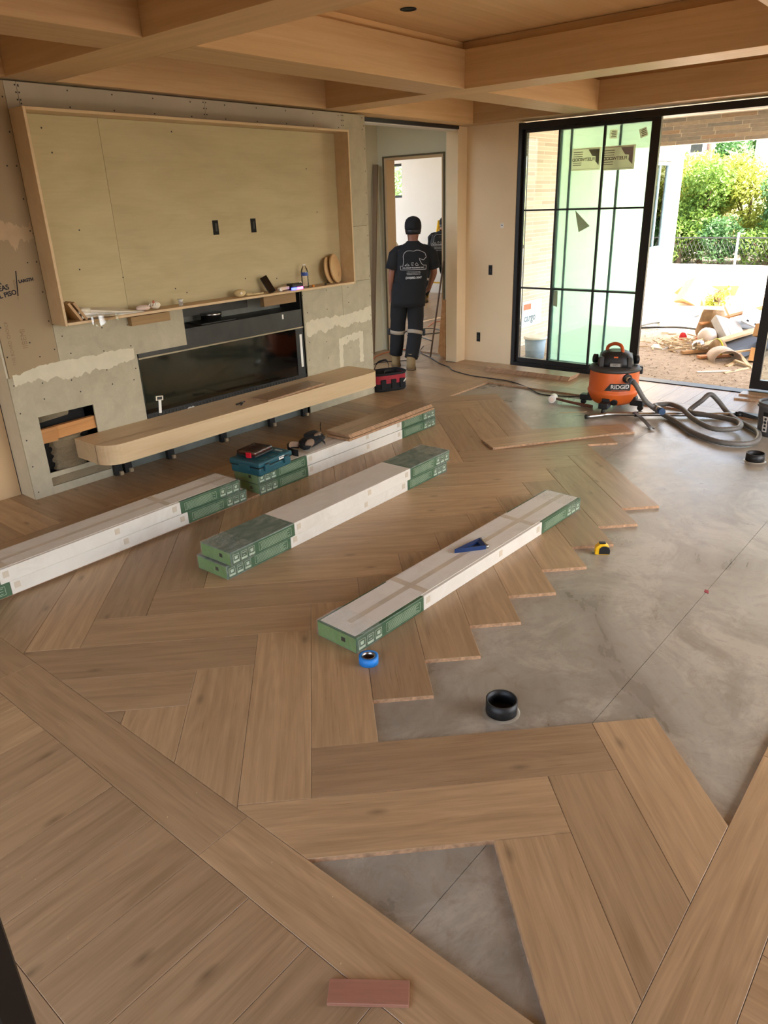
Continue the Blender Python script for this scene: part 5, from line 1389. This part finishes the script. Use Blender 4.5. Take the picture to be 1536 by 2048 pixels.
        def stroke(pts, r): 
            m_ = MB(); q = []
            for (u0, w0), (u1, w1) in zip(pts, pts[1:]):
                n_ = max(1, int(math.hypot(u1-u0, w1-w0)/.05))
                q += [mp(u0+(u1-u0)*i/n_, w0+(w1-w0)*i/n_) for i in range(n_)]
            q.append(mp(*pts[-1])); m_.tube(q, r, 5); return m_
        stroke(bear, .0022).build('bear_logo', M['logo'], root)
        for tri in ([(-.33, .02), (-.23, .09), (-.15, .01), (-.33, .02)], [(-.0, .13), (-.08, .12), (-.07, .03), (.0, .01), (-.03, .06), (.0, .13)], [(.06, .05), (.12, .12), (.20, .02), (.10, .02), (.06, .05)]):
            stroke(tri, .0018).build('bear_logo', M['logo'], root)
        for txt, v_, sz, bd in (('CAL COAST FLOORING INC.', -.065, .0195, .0004), ('HARDWOOD INSTALLATION REPAIR', -.205, .0092, 0), ('SANDING AND REFINISHING WORK', -.255, .0100, 0), ('COMMERCIAL AND RESIDENTIAL', -.305, .0105, 0), ('(310)802-3047', -.425, .031, .0006)):
            me_ = text_mesh(txt, sz, extrude=.0006, bold=bd)
            for vt in me_.vertices:
                x = cx0+vt.co.x; z = cz0+v_*wd+vt.co.y; vt.co = (x, back_y(x, z)-.003-vt.co.z, z)
            me_.materials.clear(); me_.materials.append(M['logo']); link('printed_lettering', me_, root)
    return root
P1 = dict(hip=(-.075, 0, .90), chest=(-.01, .0, 1.25), neck=(0, .0, 1.44), head=(0.005, .015, 1.575),
          shl=(-.19, 0, 1.355), shr=(.19, 0, 1.355), ell=(-.255, -.02, 1.09), elr=(.245, .05, 1.10), wrl=(-.262, .03, .86), wrr=(.20, .22, .93),
          handl=Vector((.05, .12, -1)).normalized(), handr=Vector((-.2, .7, -.6)).normalized(),
          hjl=(-.165, 0, .86), hjr=(.02, 0, .86), knl=(-.195, .06, .465), knr=(.015, -.02, .46), anl=(-.225, .10, .10), anr=(-.045, -.12, .09), liftl=.0, liftr=.0, sleeve=.80,
          shirt=[(.73, .192, .135, -.06, 0), (.79, .197, .138, -.06, 0), (.95, .192, .13, -.045, 0), (1.12, .195, .125, -.02, 0), (1.26, .205, .12, -.005, 0), (1.335, .20, .112, 0, 0), (1.375, .17, .1, 0, 0), (1.405, .13, .085, 0, 0), (1.43, .085, .07, 0, 0), (1.45, .066, .062, 0, 0)],
          logo=(.0, 1.185))
person((7.02, 5.40, 0.0005), math.radians(39), 'person in black T-shirt with white bear print, cap and knee pads walking into the hall', P1)
P2_ = dict(P1); P2_.update(hip=(0, -.02, .88), chest=(.02, .18, 1.15), neck=(.03, .27, 1.32), head=(.04, .33, 1.44), shl=(-.17, .2, 1.25), shr=(.20, .2, 1.25), ell=(-.22, .34, 1.02), elr=(.25, .34, 1.02), wrl=(-.2, .5, .86), wrr=(.2, .5, .86),
          hjl=(-.09, 0, .84), hjr=(.09, 0, .84), knl=(-.16, -.04, .45), knr=(.13, .14, .46), anl=(-.24, -.16, .10), anr=(.14, .16, .10),
          shirt=[(.74, .19, .13, 0, -.03), (.92, .185, .13, 0, 0), (1.05, .19, .13, .01, .09), (1.17, .20, .125, .02, .17), (1.25, .20, .115, .025, .215), (1.295, .15, .09, .03, .24), (1.325, .07, .065, .03, .265)], logo=(.02, 1.10))
person((12.3, 8.85, 0.0005), math.radians(20), 'person in dark printed T-shirt bending to work in the bright back room', P2_)
# covered heap beside the second worker
hp = empty('draped_ladder', (13.05, 9.2, 0), label='yellow step ladder standing beside the worker in the bright room', cat='ladder')
for s in (-1, 1):
    MB().cyl((-.25, s*.28, 0), (0, s*.16, 1.5), .025, 8).build('ladder_rail', yel, hp); MB().cyl((.35, s*.28, 0), (0, s*.16, 1.5), .02, 8).build('ladder_leg', yel, hp)
for i in range(4): MB().box(-.25+.0625*i*1.2-.04, -.25+.0625*i*1.2+.04, -.26+.03*i, .26-.03*i, .30+.3*i, .32+.3*i).build('ladder_step', yel, hp)
random.seed(44)
dc = MB(); rings_ = []
for r_, z_ in ((.75, .01), (.66, .35), (.5, .75), (.3, 1.1), (.12, 1.32), (.03, 1.38)):
    rings_.append([((r_*(1+.13*math.sin(9*t_+z_*3)))*math.cos(t_), (r_*(1+.13*math.sin(9*t_+z_*3)))*math.sin(t_), z_) for t_ in [2*PI*k/48 for k in range(48)]])
dc.rings(rings_); tag(dc.build('drop_cloth', M['paper'], None, (12.3, 10.3, .0005)), 'pleated pale drop cloth draped into a cone in the bright room', 'drop cloth')

# ================================================================== DEBRIS IN THE YARD
ZG = -.12
def yard(name, label, cat, loc, rot=(0, 0, 0)): return empty(name, (loc[0], loc[1], ZG+loc[2]), label=label, cat=cat, rot=rot)
def yboard(name, c, d, rot, mat, label, cat='board'):
    o = MB().cbox((0, 0, 0), d).build(name, mat, None, (c[0], c[1], ZG+c[2]), rot); return tag(o, label, cat)
bleached = plain('bleached_wood', rgb(206, 184, 152), .9, var=.12)
brownc = plain('brown_cardboard', rgb(186, 146, 104), .9, var=.1)
greyp = plain('grey_plastic', rgb(172, 172, 172), .5)
kraft = plain('kraft_sack', rgb(146, 122, 94), .9, var=.2, bump=.5)
random.seed(50)
sk = yard('canvas_sack', 'open brown canvas sack sagging on top of the debris heap', 'sack', (11.15, 3.22, 0))
m = MB(); m.rings([[(a_*math.cos(t_)*(1+.16*math.sin(5*t_+z_*9)), b_*math.sin(t_)*(1+.16*math.cos(4*t_-z_*8)), z_) for t_ in [2*PI*k/24 for k in range(24)]] for a_, b_, z_ in ((.12, .13, 0), (.17, .18, .12), (.15, .16, .26), (.11, .15, .38), (.10, .14, .43), (.07, .10, .34))]); m.build('sack_body', kraft, sk, rot=(0, .15, 0))
ribbon(spline([(.1, -.12, .48), (.16, -.2, .3), (.18, -.24, .08)], 5), .05).build('sack_fold', plain('sack_rope', rgb(190, 168, 130), .9), sk)
ap = yard('appliance_panel', 'grey plastic appliance housing with a framed slot lying on the heap', 'appliance', (10.95, 2.88, .16), (.35, -.5, .7))
mod_bevel(MB().box(-.28, .28, -.2, .2, -.06, .06).build('housing', greyp, ap), .02, 2); MB().box(-.2, .02, -.201, -.2, -.03, .03).build('slot', M['dark_metal'], ap)
MB().box(-.22, .0, -.12, .1, .06, .066).build('cover', M['white'], ap); MB().box(-.17, -.05, -.05, .05, .066, .07).build('label', greyp, ap)
ap2 = yard('metal_plate', 'grey perforated metal plate with two holes propped on the heap', 'plate', (11.35, 2.72, .34), (.5, -.5, .2))
MB().box(-.2, .2, -.16, .16, -.008, .008).build('plate', greyp, ap2)
for y_ in (-.05, .07): MB().lathe([(.02, 0), (.02, .004)], 12).build('hole', M['void'], ap2, (-.14, y_, .008))
yboard('scrap_sheet', (10.75, 2.42, .20), (1.3, .28, .03), (.1, -.22, -.55), M['black'], 'long black panel slanting across the debris heap', 'panel')
yboard('scrap_sheet', (10.55, 2.28, .13), (1.2, .22, .03), (.2, -.15, -.48), M['dark_metal'], 'dark metal channel lying under the slanting black panel', 'panel')
yboard('wood_board', (10.55, 2.75, .18), (1.0, .12, .03), (.05, -.18, -.62), bleached, 'pale wood board lying across the black panel', 'board')
yboard('wood_board', (11.6, 2.75, .42), (1.7, .09, .02), (.1, -.2, -.75), M['stud'], 'long thin board sticking up over the debris heap', 'board')
yboard('wood_board', (10.25, 2.95, .03), (.75, .07, .035), (0, 0, -.7), brownc, 'short brown stick on the ground at the foot of the heap', 'board')
yboard('wood_board', (9.95, 2.78, .025), (.42, .10, .03), (0, .0, -.75), plain('orange_board', rgb(214, 150, 104), .8), 'orange tinted board offcut at the front of the heap', 'board')
yboard('wood_block', (9.95, 2.30, .09), (.14, .11, .16), (.1, .2, .3), plain('pine_block', rgb(206, 158, 104), .8), 'square pine block at the edge of the heap by the glass panel', 'block')
yboard('wood_block', (10.5, 2.35, .30), (.22, .16, .16), (.3, .2, .9), brownc, 'crushed brown carton on top of the heap by the glass panel', 'carton')
for i, (x, y, z, l, r, lb) in enumerate(((9.78, 2.38, .05, .5, .5, 'broken slat leaning at the foot of the pine block'), (9.7, 2.45, .02, .4, -.2, 'flat broken slat below the curved sheet'), (9.62, 2.33, .03, .3, 1.0, 'short broken slat beside the pine block'), (9.95, 2.45, .12, .5, -.9, 'bent pale slat on the heap above the pine block'))):
    yboard('broken_slat', (x, y, z), (l, .045, .02), (0, -.1, r), bleached, lb, 'slat')
wb_ = MB().sphere((0, 0, .13), .13, 16, 10, jit=.08).build('plastic_bag', plain('white_bag', rgb(222, 214, 212), .4), None, (10.72, 3.12, ZG)); tag(mod_sub(wb_, 1), 'knotted white plastic bag on the debris heap below the sack', 'bag')
cb_ = MB().sphere((0, 0, .085), .085, 14, 9, sx=1.5, sy=1, sz=1, jit=.2).build('plastic_bag', M['wrap_milky'], None, (10.2, 3.06, ZG)); tag(mod_sub(cb_, 1), 'clear crumpled plastic bag at the front of the heap', 'bag')
nb_ = yard('straw_bundle', 'yellow strapped straw coloured bundle beside the curved sheet', 'bundle', (10.12, 2.80, 0))
MB().sphere((0, 0, .10), .11, 14, 9, sx=1.3, jit=.08).build('bundle', kraft, nb_)
for a_ in (-.4, 0, .5): MB().tube([(.115*math.sin(t_)*math.cos(a_)*1.3, .115*math.sin(t_)*math.sin(a_+1.57), .10+.115*math.cos(t_)) for t_ in [2*PI*k/20 for k in range(21)]], .009, 5).build('yellow_strap', plain('lime_strap', rgb(206, 206, 40), .5), nb_)
m = MB(); n_ = 14; arcp = [(.17*math.cos(a_), .13*math.sin(a_)) for a_ in [-.2+3.4*i/n_ for i in range(n_+1)]]
m.add([(p[0], -.17, p[1]+.03) for p in arcp]+[(p[0], .17, p[1]+.03) for p in arcp]+[(p[0]*.965, -.17, p[1]*.965+.03) for p in arcp]+[(p[0]*.965, .17, p[1]*.965+.03) for p in arcp],
      [f for i in range(n_) for f in ((i, i+1, n_+2+i, n_+1+i), (2*n_+2+i, 3*n_+3+i, 3*n_+4+i, 2*n_+3+i), (i, 2*n_+2+i, 2*n_+3+i, i+1), (n_+1+i, n_+2+i, 3*n_+4+i, 3*n_+3+i))], 0, True)
tag(m.build('curved_sheet', plain('pink_grey_sheet', rgb(190, 172, 160), .7), None, (9.82, 2.62, ZG), (0, 0, 2.15)), 'curled pale sheet arching on the ground at the front of the heap', 'sheet')
for x, y, lb in ((10.95, 3.52, 'small upright red scrap beside the sack'), (11.0, 3.30, 'flat red scrap under the sack')):
    tag(mod_sub(MB().sphere((0, 0, .05), .055, 10, 7, sx=1.0 if 'upright' in lb else 1.6, sz=1.5 if 'upright' in lb else .7, jit=.2).build('red_scrap', plain('red_rag', rgb(206, 40, 52), .7), None, (x, y, ZG)), 1), lb, 'scrap')
rnd = random.Random(8); m = MB()
for i in range(90):
    x, y = 10.45+rnd.gauss(0, .22), 3.38+rnd.gauss(0, .2)
    R = Euler((0, rnd.uniform(-.25, .25), rnd.uniform(0, 3.1))).to_matrix()
    m.cbox((x, y, ZG+rnd.uniform(.01, .12)), (rnd.uniform(.08, .25), .02, .012), R)
tag(m.build('wood_chips', bleached), 'loose pile of splintered wood chips beside the clear bag', 'wood chips', kind='stuff')
ws = MB().prism([(-.2, -.1), (.1, -.14), (.25, 0), (.05, .12), (-.15, .08)], 0, .02).build('paper_litter', M['white'], None, (10.35, 3.62, ZG)); tag(ws, 'flattened white paper litter on the dirt beside the wood chips', 'litter')
for i, (x, y, r, lb) in enumerate(((12.3, 4.25, .4, 'bent dark steel rod on the grey ground near the brick wall'), (11.85, 3.75, -.5, 'thin dark steel rod on the ground behind the red scrap'))):
    o = MB().tube(spline([(-.8, -.1, .02), (-.2, .05, .04), (.3, 0, .03), (.8, .15, .06)], 5), .018, 6).build('steel_rod', M['dark_metal'], None, (x, y, ZG), (0, 0, r-.9)); tag(o, lb, 'rod')
bx_ = yard('cardboard_box', 'open brown cardboard box tipped over near the brick wall', 'box', (14.6, 4.55, .2), (.5, .2, .6))
for b in ((-.3, .3, -.25, .25, -.22, -.2), (-.3, .3, -.25, -.23, -.2, .2), (-.3, .3, .23, .25, -.2, .2), (-.3, -.28, -.23, .23, -.2, .2), (.28, .3, -.23, .23, -.2, .2)): MB().box(*b).build('box_side', brownc, bx_)
MB().box(.3, .62, -.25, .25, .18, .2).build('flap', brownc, bx_, rot=(0, .3, 0))
yboard('plywood_sheet', (15.9, 4.72, .14), (.03, 1.05, .42), (0, -.9, .45), plain('golden_ply', rgb(232, 190, 110), .8), 'golden plywood sheet leaning in the sun behind the cardboard box', 'plywood')
yboard('scrap_timber', (13.85, 3.95, .06), (.14, 2.0, .12), (0, 0, .35), plain('tan_timber', rgb(214, 170, 130), .8), 'long tan timber lying on the ground behind the sack', 'timber')
yboard('scrap_timber', (15.4, 3.6, .06), (.18, 2.6, .14), (0, 0, .15), plain('peach_timber', rgb(226, 186, 150), .8), 'peach coloured timber lying in the sun farther back', 'timber')
yboard('scrap_timber', (14.6, 4.5, .04), (.12, 1.3, .08), (0, 0, .8), plain('grey_timber', rgb(190, 182, 170), .8), 'weathered grey timber beside the cardboard box', 'timber')
yboard('white_slab', (12.6, 3.95, .03), (.6, 1.0, .05), (0, 0, .4), M['white'], 'flat white slab lying on the gravel behind the red scrap', 'slab')
tarp = MB().sphere((0, 0, 0), .2, 14, 8, sx=2.2, sy=1.2, sz=.6, jit=.15).build('blue_tarp', plain('blue_grey_tarp', rgb(120, 140, 170), .6), None, (12.3, 2.95, ZG+.16)); tag(mod_sub(tarp, 1), 'bundled blue grey tarp behind the metal plate', 'tarp')
for i, (x, y, r, lb) in enumerate(((9.30, 2.32, .35, 'thin pale stick on the dirt below the heap'), (9.12, 2.50, .9, 'clear plastic strip on the dirt near the threshold'))):
    yboard('ground_stick', (x, y, .01), (.45, .03, .012), (0, 0, -r), bleached if i == 0 else M['white'], lb, 'stick')
cg = empty('wall_banner', (9.67, 5.318, .26), label='white plastic sheet with grey cargo lettering fixed low on the patio wall', cat='banner')
MB().box(-.30, .34, -.002, 0, -.12, .24).build('sheet', M['white'], cg)
text('cargo', .15, plain('slate_ink', rgb(110, 130, 146), .8), cg, (0, -.003, .0), (PI/2, 0, 0), bold=.004)
MB().box(-.19, .02, -.004, -.002, .12, .20).build('orange_mark', plain('orange_print', rgb(226, 120, 90), .7), cg)
ob = empty('yard_bucket', (8.80, 4.74, ZG), label='pale blue bucket with a white lid outside the glass beside the patio wall', cat='bucket')
MB().lathe([(.12, 0), (.14, .26)], 28).build('bucket_body', plain('pale_blue_plastic', rgb(150, 172, 196), .5), ob)
MB().lathe([(.155, .26), (.155, .285), (.14, .29)], 28).build('bucket_lid', M['white'], ob)
# small stones and chips that nobody could count
rnd = random.Random(12); m = MB()
for i in range(1500):
    x = 8.0+rnd.random()**1.3*6; y = rnd.uniform(1.2, 5.2); s = rnd.uniform(.003, .012)
    m.cbox((x, y, ZG+s*.3), (s*rnd.uniform(.8, 2.4), s, s*.7), Matrix.Rotation(rnd.uniform(0, 3), 3, 'Z'), rnd.choice((0, 1)))
tag(m.build('gravel', [plain('pale_gravel', rgb(190, 174, 156), .9), plain('brown_gravel', rgb(150, 130, 110), .9)]), 'loose gravel and mulch chips strewn over the yard dirt', 'gravel', kind='stuff')
